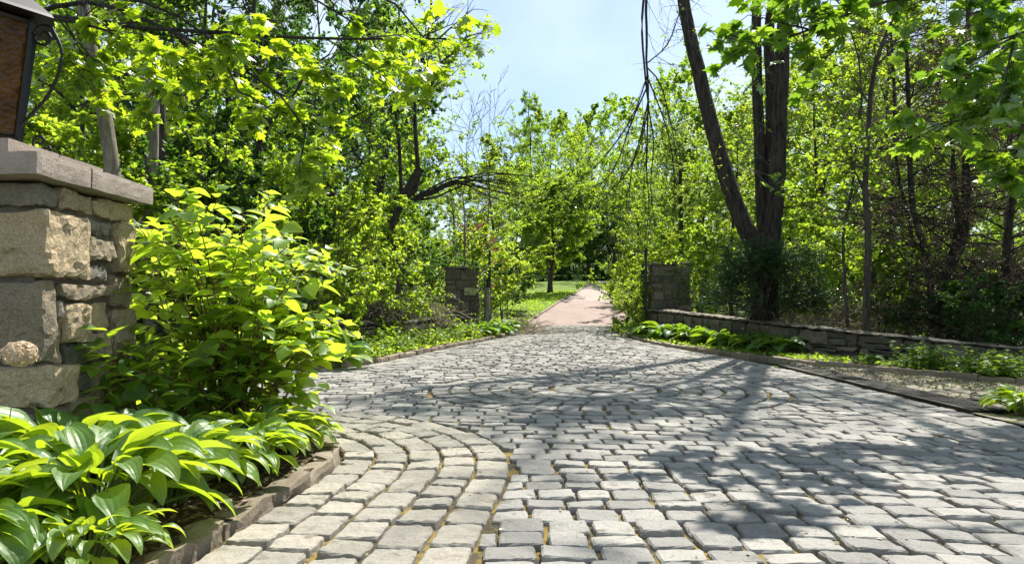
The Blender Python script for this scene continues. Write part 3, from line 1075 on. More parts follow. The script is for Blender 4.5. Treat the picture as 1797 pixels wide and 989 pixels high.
T_QUAD = (np.array([(0, 0, 0), (.45, -.34, .05), (1, 0, -.08), (.45, .34, .05)]), [np.array([(0, 1, 2, 3)])])
# a pair of leaves at right angles to one another, one island each, for far crowns
T_SPRIG = (np.array([(0, 0, 0), (.4, -.3, .06), (.9, -.05, -.06), (.42, .25, .04),
                     (.1, 0, .02), (.1, .45, -.02), (.55, .85, .06), (.5, .3, .1),
                     (.2, 0, -.02), (.5, -.35, -.1), (.75, -.85, -.05), (.15, -.5, .05)]),
           [np.array([(0, 1, 2, 3), (4, 7, 6, 5), (8, 11, 10, 9)])])


def oval_template():
    t = np.array([0, .12, .3, .55, .8, 1.0]); w = np.array([.05, .27, .38, .33, .17, .0])
    z = -.22 * t ** 2 + .04
    V = []
    for a, b_, c_ in zip(t, w, z): V += [(a, -b_, c_ + b_ * .30), (a, 0, c_), (a, b_, c_ + b_ * .30)]
    V[0], V[2] = (-.07, -.14, .05), (-.07, .14, .05)
    return np.array(V), [grid_faces(6, 3)]


def maple_template():
    pts = [(0, 0), (-.12, .20), (.10, .28), (.02, .52), (.26, .40), (.48, .56), (.47, .30), (.72, .26), (.74, .12), (1.05, 0)]
    full = pts + [(x, -y) for x, y in pts[-2:0:-1]]
    V = [(.3, 0, .0)] + [(x, y, -.25 * (x - .3) ** 2 - .25 * y * y + .02) for x, y in full]
    n = len(full)
    return np.array(V), [np.array([(0, 1 + k, 1 + (k + 1) % n) for k in range(n)])]


T_OVAL, T_MAPLE = oval_template(), maple_template()


def perp(D, r):
    v = r.normal(size=D.shape)
    v -= (v * D).sum(-1, keepdims=True) * D
    return unit(v)


def spawn(r, PP, per, smin, length, spread, up, nseg=4, wig=.12, curve=0.0, smax=1.0):
    """children off parent polylines PP (P,n,3)"""
    Pn, n, _ = PP.shape
    idx = np.repeat(np.arange(Pn), per)
    s = np.tile(np.linspace(smin, smax, per), Pn) + r.uniform(-.5, .5, Pn * per) * (smax - smin) / max(per, 1)
    s = np.clip(s, smin * .8, 1.0)
    f = s * (n - 1); i0 = np.clip(f.astype(int), 0, n - 2); fr = (f - i0)[:, None]
    A, B = PP[idx, i0], PP[idx, i0 + 1]
    pos = A * (1 - fr) + B * fr
    T = unit(B - A)
    sp = spread * r.uniform(.7, 1.2, (len(idx), 1))
    D = unit(T * np.cos(sp) + perp(T, r) * np.sin(sp) + np.array([0, 0, up]))
    L = (length if np.ndim(length) == 0 else np.asarray(length)[idx]) * (1.15 - .55 * s) * r.uniform(.65, 1.2, len(idx))
    t = np.linspace(0, 1, nseg)
    Q = pos[:, None] + D[:, None] * (L[:, None] * t)[..., None]
    Q[..., 2] += (curve * L)[:, None] * t[None] ** 2
    jit = r.normal(size=Q.shape) * wig * L[:, None, None] * (t ** 1.0)[None, :, None] * .5
    return Q + np.cumsum(jit, 1) * .5, s, idx, L


def leaves_on(r, Q, per, size, tmpl, mb, up=1.0, tilt=.55, droop=.15, mat=0, smin=.15, off=.0):
    Pn, n, _ = Q.shape
    idx = np.repeat(np.arange(Pn), per)
    s = r.uniform(smin, 1.0, len(idx))
    f = s * (n - 1); i0 = np.clip(f.astype(int), 0, n - 2); fr = (f - i0)[:, None]
    A, B = Q[idx, i0], Q[idx, i0 + 1]
    pos = A * (1 - fr) + B * fr + r.normal(size=(len(idx), 3)) * off
    T = unit(B - A)
    D = unit(T * .5 + perp(T, r) * 1.0 + np.array([0, 0, -droop]))
    D[:, 2] *= .55
    N = unit(np.array([0, 0, up]) + r.normal(size=D.shape) * tilt)
    place_leaves(mb, pos, D, N, size * r.uniform(.65, 1.25, len(idx)), tmpl, mat)


def limb_tubes(mb, Q, r0, r1, sides=5):
    n = Q.shape[1]
    r0 = np.broadcast_to(np.asarray(r0, float), (len(Q),)); r1 = np.broadcast_to(np.asarray(r1, float), (len(Q),))
    t = np.linspace(0, 1, n)[None]
    tubes(mb, Q, r0[:, None] * (1 - t) + r1[:, None] * t, sides)


def make_tree(seed, H=12, base=.28, rad=4, tr=.2, n1=16, n2=6, n3=6, per=14, size=.17, tmpl=T_QUAD, lean=(0, 0), shape='oval',
              bark='bark', leaf='leaf_mid', up1=.35, twigs=True, fork=1, tilt=.6, l2=.5, l3=.5, droop=.15):
    r = np.random.default_rng(seed)
    wood, crown = MB(), MB()
    nt_ = 10
    tt = np.linspace(0, 1, nt_)
    trunks = []
    for k in range(fork):
        w = np.cumsum(r.normal(0, .018 * H, (nt_, 2)) * .4, 0); w[0] = 0
        a = r.uniform(0, 6.28) + k * 2 * math.pi / max(fork, 1)
        sp = .13 * H if fork > 1 else 0
        X = w[:, 0] + lean[0] * tt ** 1.3 * H + sp * np.cos(a) * tt
        Y = w[:, 1] + lean[1] * tt ** 1.3 * H + sp * np.sin(a) * tt
        P = np.stack([X, Y, tt * H * .95], -1)
        P[0, 2] = -.3
        trunks.append(P)
        P[:, 2] *= .93
        rr = tr * (1 - tt * .88) / (1 if fork == 1 else 1.25)
        rr[0] *= 1.35
        tubes(wood, [P], rr, 8)
    TR = np.array(trunks)
    per1 = max(1, n1 // fork)
    s = np.tile(np.linspace(base, 1.0, per1), fork)
    idx = np.repeat(np.arange(fork), per1)
    f = s * (nt_ - 1); i0 = np.clip(f.astype(int), 0, nt_ - 2); fr = (f - i0)[:, None]
    pos = TR[idx, i0] * (1 - fr) + TR[idx, i0 + 1] * fr
    u = (s - base) / (1 - base)
    prof = {'oval': np.sin(np.pi * np.clip(u * .8 + .15, 0, 1)) ** .7, 'cone': 1.05 - u * .95, 'spread': .45 + .55 * np.sin(np.pi * (u * .75 + .12)), 'column': .55 + .35 * np.sin(np.pi * u)}[shape]
    L = rad * np.maximum(prof, .30) * r.uniform(.75, 1.15, len(s))
    az = np.arange(len(s)) * 2.4 + r.uniform(-.4, .4, len(s))
    el = {'cone': -.05 + 0 * u}.get(shape, up1 * .7 + u * .45)
    D = np.stack([np.cos(az) * np.cos(el), np.sin(az) * np.cos(el), np.sin(el)], -1)
    t = np.linspace(0, 1, 6)
    Q1 = pos[:, None] + D[:, None] * (L[:, None] * t)[..., None]
    Q1[..., 2] += (L * (.10 if shape != 'cone' else -.12))[:, None] * t[None] ** 2
    Q1 += np.cumsum(r.normal(size=Q1.shape) * .05 * L[:, None, None] * (t > 0)[None, :, None], 1)
    limb_tubes(wood, Q1, np.maximum(tr * (1 - s * .85) * .5, .012), .008, 5)
    Q2, _, i2, L2 = spawn(r, Q1, n2, .2, L * l2, .8, .05 if shape == 'cone' else .12, 4)
    limb_tubes(wood, Q2, .012 + tr * .04, .005, 4)
    Q3, _, _, _ = spawn(r, Q2, n3, .15, L2 * l3, .8, 0.0, 3)
    if twigs: limb_tubes(wood, Q3, .006, .003, 3)
    leaves_on(r, Q3, per, size, tmpl, crown, tilt=tilt, droop=droop)
    return wood, crown, bark, leaf


class Template:
    def __init__(self, *args, **kw):
        wood, crown, bark, leaf = make_tree(*args, **kw)
        self.w = wood.mesh('trunk', M[bark]); self.c = crown.mesh('crown', M[leaf]) if crown.n else None
        self.cmb = crown


def plant(tp, name, label, cat, x, y, rz=0, s=1.0, sz=None, group=None, leaf=None, z=None, parts=('trunk', 'crown')):
    z = float(ground_z(x, y)) - .03 if z is None else z
    t_ = thing(name, label, cat, (x, y, z), rz, group, (s, s, sz or s))
    a = link(parts[0], tp.w, t_)
    b_ = link(parts[1], tp.c, t_) if tp.c else None
    if leaf and b_:
        b_.material_slots[0].link = 'OBJECT'
        b_.material_slots[0].material = M[leaf]
    return t_


TA = Template(101, H=14, base=.18, rad=4.8, tr=.20, n1=22, n2=7, n3=6, per=21, size=.165, tilt=.5)
TB = Template(102, H=15, base=.18, rad=4.2, tr=.17, n1=22, n2=7, n3=6, per=20, size=.16, shape='spread', fork=2, tilt=.5)
TC = Template(103, H=13, base=.12, rad=3.8, tr=.14, n1=22, n2=7, n3=6, per=20, size=.155, leaf='leaf_bright', tilt=.5)
TD = Template(104, H=10, base=.10, rad=3.2, tr=.10, n1=18, n2=6, n3=6, per=20, size=.15, shape='column', leaf='leaf_bright')
TY = Template(105, H=8, base=.2, rad=2.6, tr=.05, n1=14, n2=5, n3=5, per=9, size=.16, leaf='leaf_bright')       # airy young tree
TL = Template(106, H=9.5, base=.28, rad=4.6, tr=.26, n1=30, n2=8, n3=7, per=16, size=.28, leaf='leaf_mid')       # round lawn tree
SA = Template(111, H=2.6, base=.04, rad=1.9, tr=.05, n1=16, n2=6, n3=6, per=14, size=.11, leaf='leaf_bright', shape='spread', fork=3)
SB = Template(112, H=2.2, base=.03, rad=1.6, tr=.04, n1=16, n2=6, n3=6, per=14, size=.10, leaf='leaf_mid', shape='spread', fork=4)
SC = Template(113, H=3.6, base=.05, rad=2.2, tr=.05, n1=20, n2=6, n3=6, per=14, size=.125, leaf='leaf_bright', shape='spread', fork=3)
TN = Template(121, H=15, base=.10, rad=3.3, tr=.2, n1=44, n2=8, n3=4, per=14, size=.20, leaf='needle', bark='bark_dark', shape='cone',
              tmpl=(np.array([(0, 0, 0), (.5, -.10, 0), (1, 0, -.1), (.5, .10, 0)]), [np.array([(0, 1, 2, 3)])]))
BARE = Template(131, H=11, base=.25, rad=3.0, tr=.07, n1=14, n2=5, n3=4, per=1, size=.06, leaf='leaf_bright', bark='twig', up1=.9, shape='column', l2=.6)

# ---- woods read as one mass, far off (stuff)


def far_wood(name, spots, mats, label_kind='stuff'):
    mb = MB()
    r = np.random.default_rng(len(spots))
    for (x, y, tp, s) in spots:
        V = np.concatenate(tp.cmb.v[:1])
        a = r.uniform(0, 6.28)
        c_, s_ = math.cos(a), math.sin(a)
        z = float(ground_z(x, y))
        W_ = np.stack([(V[:, 0] * c_ - V[:, 1] * s_) * s + x, (V[:, 0] * s_ + V[:, 1] * c_) * s + y, V[:, 2] * s + z - 1.2 * s], -1)
        mb.add(W_, tp.cmb.f[0][0] - 0, int(r.integers(0, len(mats))))
    for (x, y, tp, s) in spots:
        z = float(ground_z(x, y))
        P = np.array([[(x, y, z - .5), (x + r.uniform(-.6, .6), y, z + 4 * s), (x + r.uniform(-1, 1), y, z + 9 * s)]])
        tubes(mb, P, np.array([[.22, .17, .08]]) * s, 6, len(mats))
    return tag(mb.obj(name, mats + [M['bark_dark']]), kind='stuff')


r0 = np.random.default_rng(5)
lm = [M['leaf_mid'], M['leaf_bright'], M['leaf_far'], M['leaf_dark']]
spots = []
for yv, n in ((38, 6), (50, 7), (66, 7), (88, 7)):
    for k in range(n):
        px = 20 + (k + r0.uniform(-.3, .3)) * 720 / (n - 1) * .92
        spots.append((wx(px, yv), yv + r0.uniform(-4, 4), [TA, TB, TC][int(r0.integers(0, 3))], r0.uniform(.9, 1.15) if yv < 60 else r0.uniform(.9, 1.2)))
far_wood('left_far_wood', spots, lm)
spots = []
for yv, n in ((36, 5), (48, 7), (64, 8), (90, 8)):
    for k in range(n):
        px = 1240 + (k + r0.uniform(-.3, .3)) * 640 / (n - 1)
        spots.append((wx(px, yv), yv + r0.uniform(-4, 4), [TA, TB, TC, TC][int(r0.integers(0, 4))], r0.uniform(.9, 1.15)))
far_wood('right_far_wood', spots, [M['leaf_mid'], M['leaf_bright'], M['leaf_bright'], M['leaf_far']])
spots = []
for yv, n, lo, hi in ((138, 7, 850, 1200), (165, 6, 780, 1260), (120, 4, 900, 1110)):
    for k in range(n):
        px = lo + (k + r0.uniform(-.3, .3)) * (hi - lo) / (n - 1)
        spots.append((wx(px, yv), yv + r0.uniform(-4, 4), [TA, TB, TC][int(r0.integers(0, 3))], r0.uniform(1.2, 1.5)))
far_wood('hilltop_far_wood', spots, [M['leaf_far'], M['leaf_mid'], M['leaf_dark']])

# ---- trees one can tell apart, around the lawn and the drive
G_C = 'trees around the lawn and drive'
plant(TL, 'lawn_tree', 'round crowned tree with a dark trunk standing on the lawn left of the drive', 'tree', 3.17, 62, 1.0, .88, .98, group=G_C)
plant(TN, 'spruce_tree', 'tall dark green pointed tree left of centre rising above its neighbours', 'tree', wx(925, 74), 74, 0, 1.0, 1.42, G_C, 'leaf_mid')
plant(TB, 'broadleaf_tree', 'broad dark green tree around the foot of the tall pointed one', 'tree', wx(905, 80), 80, 0, 1.15, 1.1, G_C, 'leaf_mid')
plant(TB, 'broadleaf_tree', 'bushy tree behind the tall pointed one with a forked dark trunk', 'tree', wx(915, 58), 58, 0, .62, .72, G_C)
plant(TC, 'maple_tree', 'bright yellow green young tree at the left edge of the drive', 'tree', wx(862, 46), 46, .5, 1.15, .80, G_C)
plant(TA, 'maple_tree', 'spreading sunlit maple between the lawn and the hill', 'tree', wx(965, 98), 98, 2.5, 1.6, 1.65, G_C, 'leaf_bright')
plant(TA, 'broadleaf_tree', 'full green tree behind the lawn tree', 'tree', wx(1035, 110), 110, 4.5, 1.8, 1.85, G_C, 'leaf_mid')
plant(TA, 'broadleaf_tree', 'full light green tree right of the slim conifer tip', 'tree', wx(1165, 84), 84, 4.0, 1.6, 1.62, G_C, 'leaf_bright')
plant(TB, 'broadleaf_tree', 'low dark spreading tree over the bend of the drive', 'tree', wx(1085, 92), 92, 4.0, 1.4, .80, G_C, 'leaf_dark')
plant(TD, 'maple_tree', 'yellow green leafy tree just behind the left far pier', 'tree', wx(800, 36), 36, 2.2, .85, .72, G_C)
plant(TC, 'maple_tree', 'pale green tree in the middle distance right above the brick drive bend', 'tree', wx(995, 124), 124, 2.2, 1.8, 2.1, G_C, 'leaf_bright')
plant(TN, 'conifer_tree', 'dark spreading conifer on the right side where the drive bends', 'tree', wx(1105, 100), 100, 2.2, 1.6, .9, G_C)
plant(TA, 'broadleaf_tree', 'green tree right of the drive behind the conifer', 'tree', wx(1120, 78), 78, 1.2, .95, 1.05, G_C)
plant(TB, 'broadleaf_tree', 'light green tree right of the drive with hanging twigs before it', 'tree', wx(1165, 56), 56, .3, .85, .80, G_C, 'leaf_bright')
plant(TA, 'broadleaf_tree', 'leafy tree behind the right far pier', 'tree', wx(1225, 44), 44, 2.9, .85, .72, G_C)
plant(TN, 'conifer_tree', 'slim dark conifer tip against the sky right of the gap', 'tree', wx(1128, 104), 104, 2.2, .6, 1.45, G_C)
plant(TA, 'broadleaf_tree', 'hazy pale tree topping the hill in the gap of sky', 'tree', wx(1022, 165), 165, 1.2, 1.7, 2.15, G_C, 'leaf_far')

# left wood
G_L = 'woodland trees on the left'
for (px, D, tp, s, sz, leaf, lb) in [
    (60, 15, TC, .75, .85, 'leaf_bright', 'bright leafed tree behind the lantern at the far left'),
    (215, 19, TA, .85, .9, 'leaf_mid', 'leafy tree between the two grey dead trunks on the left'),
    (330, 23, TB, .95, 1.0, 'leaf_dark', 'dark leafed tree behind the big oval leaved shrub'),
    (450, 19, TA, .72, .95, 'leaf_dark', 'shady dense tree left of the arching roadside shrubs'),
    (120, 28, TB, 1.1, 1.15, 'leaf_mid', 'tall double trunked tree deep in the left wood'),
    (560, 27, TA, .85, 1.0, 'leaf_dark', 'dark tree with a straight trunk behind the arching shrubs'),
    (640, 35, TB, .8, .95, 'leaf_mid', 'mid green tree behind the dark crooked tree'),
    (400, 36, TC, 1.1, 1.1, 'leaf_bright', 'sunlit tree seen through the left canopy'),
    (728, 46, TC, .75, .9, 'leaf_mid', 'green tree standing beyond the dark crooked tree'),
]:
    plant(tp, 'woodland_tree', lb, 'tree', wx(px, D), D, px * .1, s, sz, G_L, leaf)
# right wood
G_R = 'woodland trees on the right'
for (px, D, tp, s, sz, leaf, lb) in [
    (1290, 34, TC, .8, .8, 'leaf_bright', 'yellow green tree just left of the big three stemmed tree'),
    (1440, 30, TC, .8, .95, 'leaf_bright', 'bright tree just right of the big three stemmed tree'),
    (1560, 27, TA, .85, .9, 'leaf_bright', 'mid green tree behind the thin straight trunk'),
    (1660, 38, TB, .95, .95, 'leaf_bright', 'sunlit tree behind the dead conifers'),
    (1775, 26, TA, .85, .85, 'leaf_mid', 'green tree behind the right end of the wall'),
    (1500, 42, TB, 1.0, 1.0, 'leaf_bright', 'double stemmed tree deep in the right wood'),
    (1370, 48, TA, 1.0, 1.1, 'leaf_bright', 'tall light green tree behind the big three stemmed tree'),
]:
    plant(tp, 'woodland_tree', lb, 'tree', wx(px, D), D, px * .1, s, sz, G_R, leaf)

# understorey shrubs
G_S = 'wild shrubs behind the far left wall'
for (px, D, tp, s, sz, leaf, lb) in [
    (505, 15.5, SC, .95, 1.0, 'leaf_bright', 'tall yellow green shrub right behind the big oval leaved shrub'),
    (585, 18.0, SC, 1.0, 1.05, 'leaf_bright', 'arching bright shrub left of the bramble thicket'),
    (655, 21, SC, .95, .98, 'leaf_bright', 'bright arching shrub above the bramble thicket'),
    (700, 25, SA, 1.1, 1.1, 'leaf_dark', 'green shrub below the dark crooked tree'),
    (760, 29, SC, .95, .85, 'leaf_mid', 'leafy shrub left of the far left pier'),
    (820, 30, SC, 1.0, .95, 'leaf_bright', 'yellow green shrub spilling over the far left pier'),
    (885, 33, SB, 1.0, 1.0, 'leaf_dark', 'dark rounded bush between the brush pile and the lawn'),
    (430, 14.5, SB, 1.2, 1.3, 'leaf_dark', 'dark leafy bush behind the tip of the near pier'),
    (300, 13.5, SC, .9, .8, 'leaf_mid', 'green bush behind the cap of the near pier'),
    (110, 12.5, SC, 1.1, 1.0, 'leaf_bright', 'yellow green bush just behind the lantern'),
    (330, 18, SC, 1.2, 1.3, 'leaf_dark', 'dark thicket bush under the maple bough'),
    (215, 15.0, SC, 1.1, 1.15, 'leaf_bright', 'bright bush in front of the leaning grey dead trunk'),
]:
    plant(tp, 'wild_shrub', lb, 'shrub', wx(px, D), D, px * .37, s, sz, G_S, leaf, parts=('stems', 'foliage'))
G_T = 'wild shrubs on the right of the drive'
for (px, D, tp, s, sz, leaf, lb) in [
    (1115, 26.5, SA, .62, .62, 'leaf_bright', 'low light green shrub at the foot of the right far pier'),
    (1100, 31, SA, .8, .85, 'leaf_bright', 'bright shrub at the drive edge left of the iron gate'),
    (1120, 37, SC, .85, .8, 'leaf_bright', 'tall light green shrub beyond the open gate'),
    (1165, 33, SC, .95, .98, 'leaf_bright', 'yellow green shrub showing above the right far pier'),
    (1225, 30, SC, .95, .95, 'leaf_bright', 'yellow green shrub between the right far pier and the yew'),
    (1105, 48, SB, 1.0, 1.0, 'leaf_mid', 'dark green bush at the drive edge further up'),
    (1460, 22, SA, 1.1, 1.1, 'leaf_bright', 'bright shrub behind the wall right of the yew'),
    (1390, 26, SC, 1.0, 1.0, 'leaf_bright', 'sunlit shrub behind the trunk of the big tree'),
    (1545, 18.5, SB, 1.0, 1.0, 'leaf_mid', 'low leafy bush behind the thin straight trunk'),
    (1625, 17, SA, .6, .45, 'leaf_dark', 'leafy bush at the feet of the dead conifers'),
    (1720, 15.0, SB, .7, .6, 'leaf_dark', 'bush over the wall near the right edge'),
    (1790, 14.0, SA, .6, .45, 'leaf_dark', 'bush behind the wall at the right edge'),
    (1600, 27, SC, 1.1, .8, 'leaf_bright', 'bright thicket seen through the dead conifers'),
    (1740, 28, SC, 1.1, .8, 'leaf_bright', 'bright thicket behind the right end of the wall'),
]:
    plant(tp, 'wild_shrub', lb, 'shrub', wx(px, D), D, px * .37, s, sz, G_T, leaf, parts=('stems', 'foliage'))
plant(TY, 'red_leafed_tree', 'small reddish leafed tree far behind the left pier', 'tree', wx(828, 37), 37, 0, .62, .66, None, 'leaf_red')
G_D = 'dark bushes at the end of the lawn'
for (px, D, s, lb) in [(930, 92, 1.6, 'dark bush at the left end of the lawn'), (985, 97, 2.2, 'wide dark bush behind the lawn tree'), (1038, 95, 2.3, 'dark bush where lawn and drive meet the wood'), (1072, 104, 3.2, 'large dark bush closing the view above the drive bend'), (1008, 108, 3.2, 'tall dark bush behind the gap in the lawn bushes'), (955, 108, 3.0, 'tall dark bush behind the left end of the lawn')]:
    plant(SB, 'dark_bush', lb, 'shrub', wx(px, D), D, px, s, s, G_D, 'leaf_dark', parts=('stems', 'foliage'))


def twigs_by_shadow(r, Q, origin):
    """which twigs of a high crown are kept: gaps are shaped for the shadow pattern wanted on the paving"""
    P = Q[:, -1] + np.asarray(origin)
    k = P[:, 2] / sv.z
    sx, sy = P[:, 0] - sv.x * k, P[:, 1] - sv.y * k
    p = np.full(len(P), .9)  # chance of keeping a twig, set by where shade should lie
    ell = lambda cx, cy, ax, ay: ((sx - cx) / ax) ** 2 + ((sy - cy) / ay) ** 2
    paved = (sx > -3.6) & (sx < 5.1) & (sy > 1) & (sy < 21)
    p[paved] = .02
    p[(sx >= 5.1) & (sy < 16)] = .1
    p[(sx <= -1.2) & (sy < 9)] = .0
    p[ell(1.4, 11, 3.2, 2.6) < 1] = .09
    p[ell(.5, 8.7, 2.0, 1.3) < 1] = .42
    p[ell(3.6, 6.2, 1.7, 1.2) < 1] = .5
    low = P[:, 2] < 5.2
    return (r.random(len(P)) < p) | low


# ---- the big three stemmed tree behind the right wall
def big_tree():
    r = np.random.default_rng(300)
    D = 19.0
    bx = wx(1342, D)
    t_ = thing('three_stemmed_tree', 'massive dark tree with three stems, one leaning left, behind the right wall', 'tree', (bx, D, 0))
    L = lambda px, py, d=0: (wx(px, D + d) - bx, d, H_EYE + (HY - py) * (D + d) / F)
    wood, crown = MB(), MB()
    base = smooth_line([(0, 0, -.4), (0, 0, .3), L(1341, 500), L(1342, 440), L(1343, 410)], 12)
    tubes(wood, [base], np.interp(np.linspace(0, 1, 12), [0, .15, .5, 1], [.60, .40, .34, .40]), 14)
    stems = [
        ([L(1335, 450), L(1308, 400), L(1268, 290), L(1235, 170), L(1205, 50), L(1180, -60, .6), L(1120, -200, 1), L(1080, -330, 1)], .23, .09),
        ([L(1342, 440, .1), L(1336, 350, .3), L(1330, 200, .4), L(1326, 0, .5), L(1320, -200, 1), L(1290, -420, 2), L(1270, -560, 2)], .16, .06),
        ([L(1350, 450), L(1362, 330), L(1366, 200), L(1372, 60), L(1380, -100), L(1390, -300, -1), L(1400, -520, -1.5)], .235, .08),
        ([L(1338, 440, .2), L(1350, 300, .4), L(1352, 150, .5), L(1356, 0, .6), L(1440, -230, .5), L(1520, -400, .3)], .18, .07)]
    ends = []
    for k, (pts, ra, rb) in enumerate(stems):
        P = smooth_line(pts, 26)
        P += np.cumsum(r.normal(0, .012, P.shape), 0) * (np.arange(26) > 2)[:, None]
        tubes(wood, [P], np.linspace(ra, rb, 26), 10)
        ends.append(P[13:26])
    E = np.array(ends)
    Q1, s1, _, L1 = spawn(r, E, 6, .1, np.array([2.4, 4.6, 4.6, 4.6]), 1.0, .1, 7, .10)
    Q1 = Q1[Q1[:, 0, 2] > 8.2]
    limb_tubes(wood, Q1, .085, .02, 6)
    low = np.array([smooth_line([L(1250, 220, 0), (-1.5, -1.5, 10.2), (-3.0, -2.6, 10.2), (-4.6, -3.4, 9.7)], 7), smooth_line([L(1250, 220, 0), (-1.2, -2.5, 10.0), (-2.2, -4.0, 9.9), (-3.4, -5.0, 9.4)], 7),
                    smooth_line([L(1366, 120, 0), (-.3, -2.5, 10.6), (-1.4, -3.6, 10.8), (-2.6, -4.2, 10.6)], 7)])
    low[..., 2] = np.maximum(low[..., 2], 5.5)
    limb_tubes(wood, low[2:], .08, .02, 6)
    Q1 = np.concatenate([Q1, low[2:]])  # limb added above the view to cast shade on the paving
    Q2, _, _, L2 = spawn(r, Q1, 9, .15, 2.6, .85, .05, 5)
    limb_tubes(wood, Q2, .022, .007, 4)
    Q3, _, _, _ = spawn(r, Q2, 6, .15, 1.0, .85, -.05, 3)
    limb_tubes(wood, Q3, .007, .003, 3)
    keep = twigs_by_shadow(r, Q3, (bx, D, 0))
    leaves_on(r, Q3[keep], 14, .18, T_QUAD, crown, tilt=.6)
    wood.obj('trunk', M['bark_dark'], t_)
    # sparse young leaves and hair-thin twigs up the stems
    S = np.array([E_ for E_ in [smooth_line(st[0], 26)[2:22] for st in stems[:1] + stems[2:3]]])
    tw = MB()
    Qa, _, _, _ = spawn(r, S, 46, .05, 1.5, 1.2, .1, 4, .2)
    limb_tubes(tw, Qa, .008, .003, 3)
    Qb, _, _, _ = spawn(r, Qa, 4, .2, .5, .9, .0, 3, .2)
    limb_tubes(tw, Qb, .004, .002, 3)
    leaves_on(r, Qb, 3, .07, T_QUAD, crown, tilt=.8)
    tw.obj('side_twigs', M['twig'], t_)
    crown.obj('crown', M['leaf_bright'], t_)
    # bare drooping branch hanging into the gap of sky
    db = MB()
    main = smooth_line([L(1180, -60, .6), L(1150, -90, -1), L(1136, -20, -2), L(1137, 80, -2), L(1137, 200, -2), L(1134, 330, -2), L(1130, 480, -2)], 30)
    main += np.cumsum(r.normal(0, .03, main.shape), 0) * np.linspace(0, 1, 30)[:, None]
    tubes(db, [main], np.linspace(.05, .006, 30), 5)
    m2 = smooth_line([L(1180, -60, .6), L(1146, -80, -1.2), L(1127, 30, -2.3), L(1133, 140, -2), L(1139, 190, -2)], 20)
    tubes(db, [m2], np.linspace(.045, .02, 20), 5)
    arcs = [[(1137, 130), (1112, 200), (1072, 262), (1030, 305), (985, 330), (955, 337)], [(1137, 150), (1106, 220), (1086, 280), (1060, 318), (1010, 336)],
            [(1138, 140), (1158, 190), (1176, 250), (1184, 320), (1185, 380)], [(1137, 180), (1124, 240), (1108, 300), (1104, 370)],
            [(1137, 110), (1170, 80), (1190, 30), (1200, -10)], [(1138, 190), (1147, 250), (1142, 330), (1150, 400)], [(1136, 200), (1118, 270), (1078, 330), (1035, 345), (1000, 330)],
            [(1137, 120), (1160, 150), (1180, 230), (1192, 300)]]
    A = np.array([smooth_line([L(x, y, -2 + r.uniform(-.3, .3)) for x, y in a], 10) for a in arcs])
    limb_tubes(db, A, .020, .006, 4)
    main10 = main[8:28:2]
    Q, _, _, _ = spawn(r, np.concatenate([A, main10[None]]), 12, .1, 1.1, .7, -.45, 5, .16, -.2)
    limb_tubes(db, Q, .007, .0025, 3)
    Q, _, _, _ = spawn(r, Q, 3, .2, .45, .7, -.4, 4, .2, -.1)
    limb_tubes(db, Q, .004, .002, 3)
    o = db.obj('drooping_branch', M['bark_dark'], t_)
    tag(o, 'bare drooping branch hanging against the sky')


big_tree()


# ---- dense dark yew in front of its trunk
def yew():
    r = np.random.default_rng(301)
    x, y = 6.25, 18.3
    t_ = thing('yew_bush', 'wide flat topped dark yew in front of the big trunk above the right wall', 'shrub', (x, y, .1))
    w, c_ = MB(), MB()
    n = 46
    az = r.uniform(0, 6.28, n); L = r.uniform(.9, 1.75, n)
    t = np.linspace(0, 1, 6)
    h = r.choice([1.2, 1.5, 1.8, 2.1, 2.3], n) + r.normal(0, .06, n)
    Q = np.stack([np.cos(az)[:, None] * L[:, None] * t * np.interp(np.abs(h), [.5, 1.2, 2.1], [.75, 1.1, .8])[:, None],
                  np.sin(az)[:, None] * .75 * L[:, None] * t, h[:, None] * np.interp(t, [0, .25, .5, 1], [.35, .85, 1, .97])[None]], -1)
    limb_tubes(w, Q, .03, .01, 5)
    Q2, _, _, _ = spawn(r, Q, 8, .35, .55, .9, .1, 4)
    limb_tubes(w, Q2, .01, .004, 3)
    Q3, _, _, _ = spawn(r, Q2, 6, .1, .28, .9, .05, 3)
    leaves_on(r, Q3, 12, .085, (np.array([(0, 0, 0), (.5, -.14, 0), (1, 0, -.05), (.5, .14, 0)]), [np.array([(0, 1, 2, 3)])]), c_, tilt=.9)
    w.obj('stems', M['bark_dark'], t_); c_.obj('foliage', M['needle'], t_)


yew()


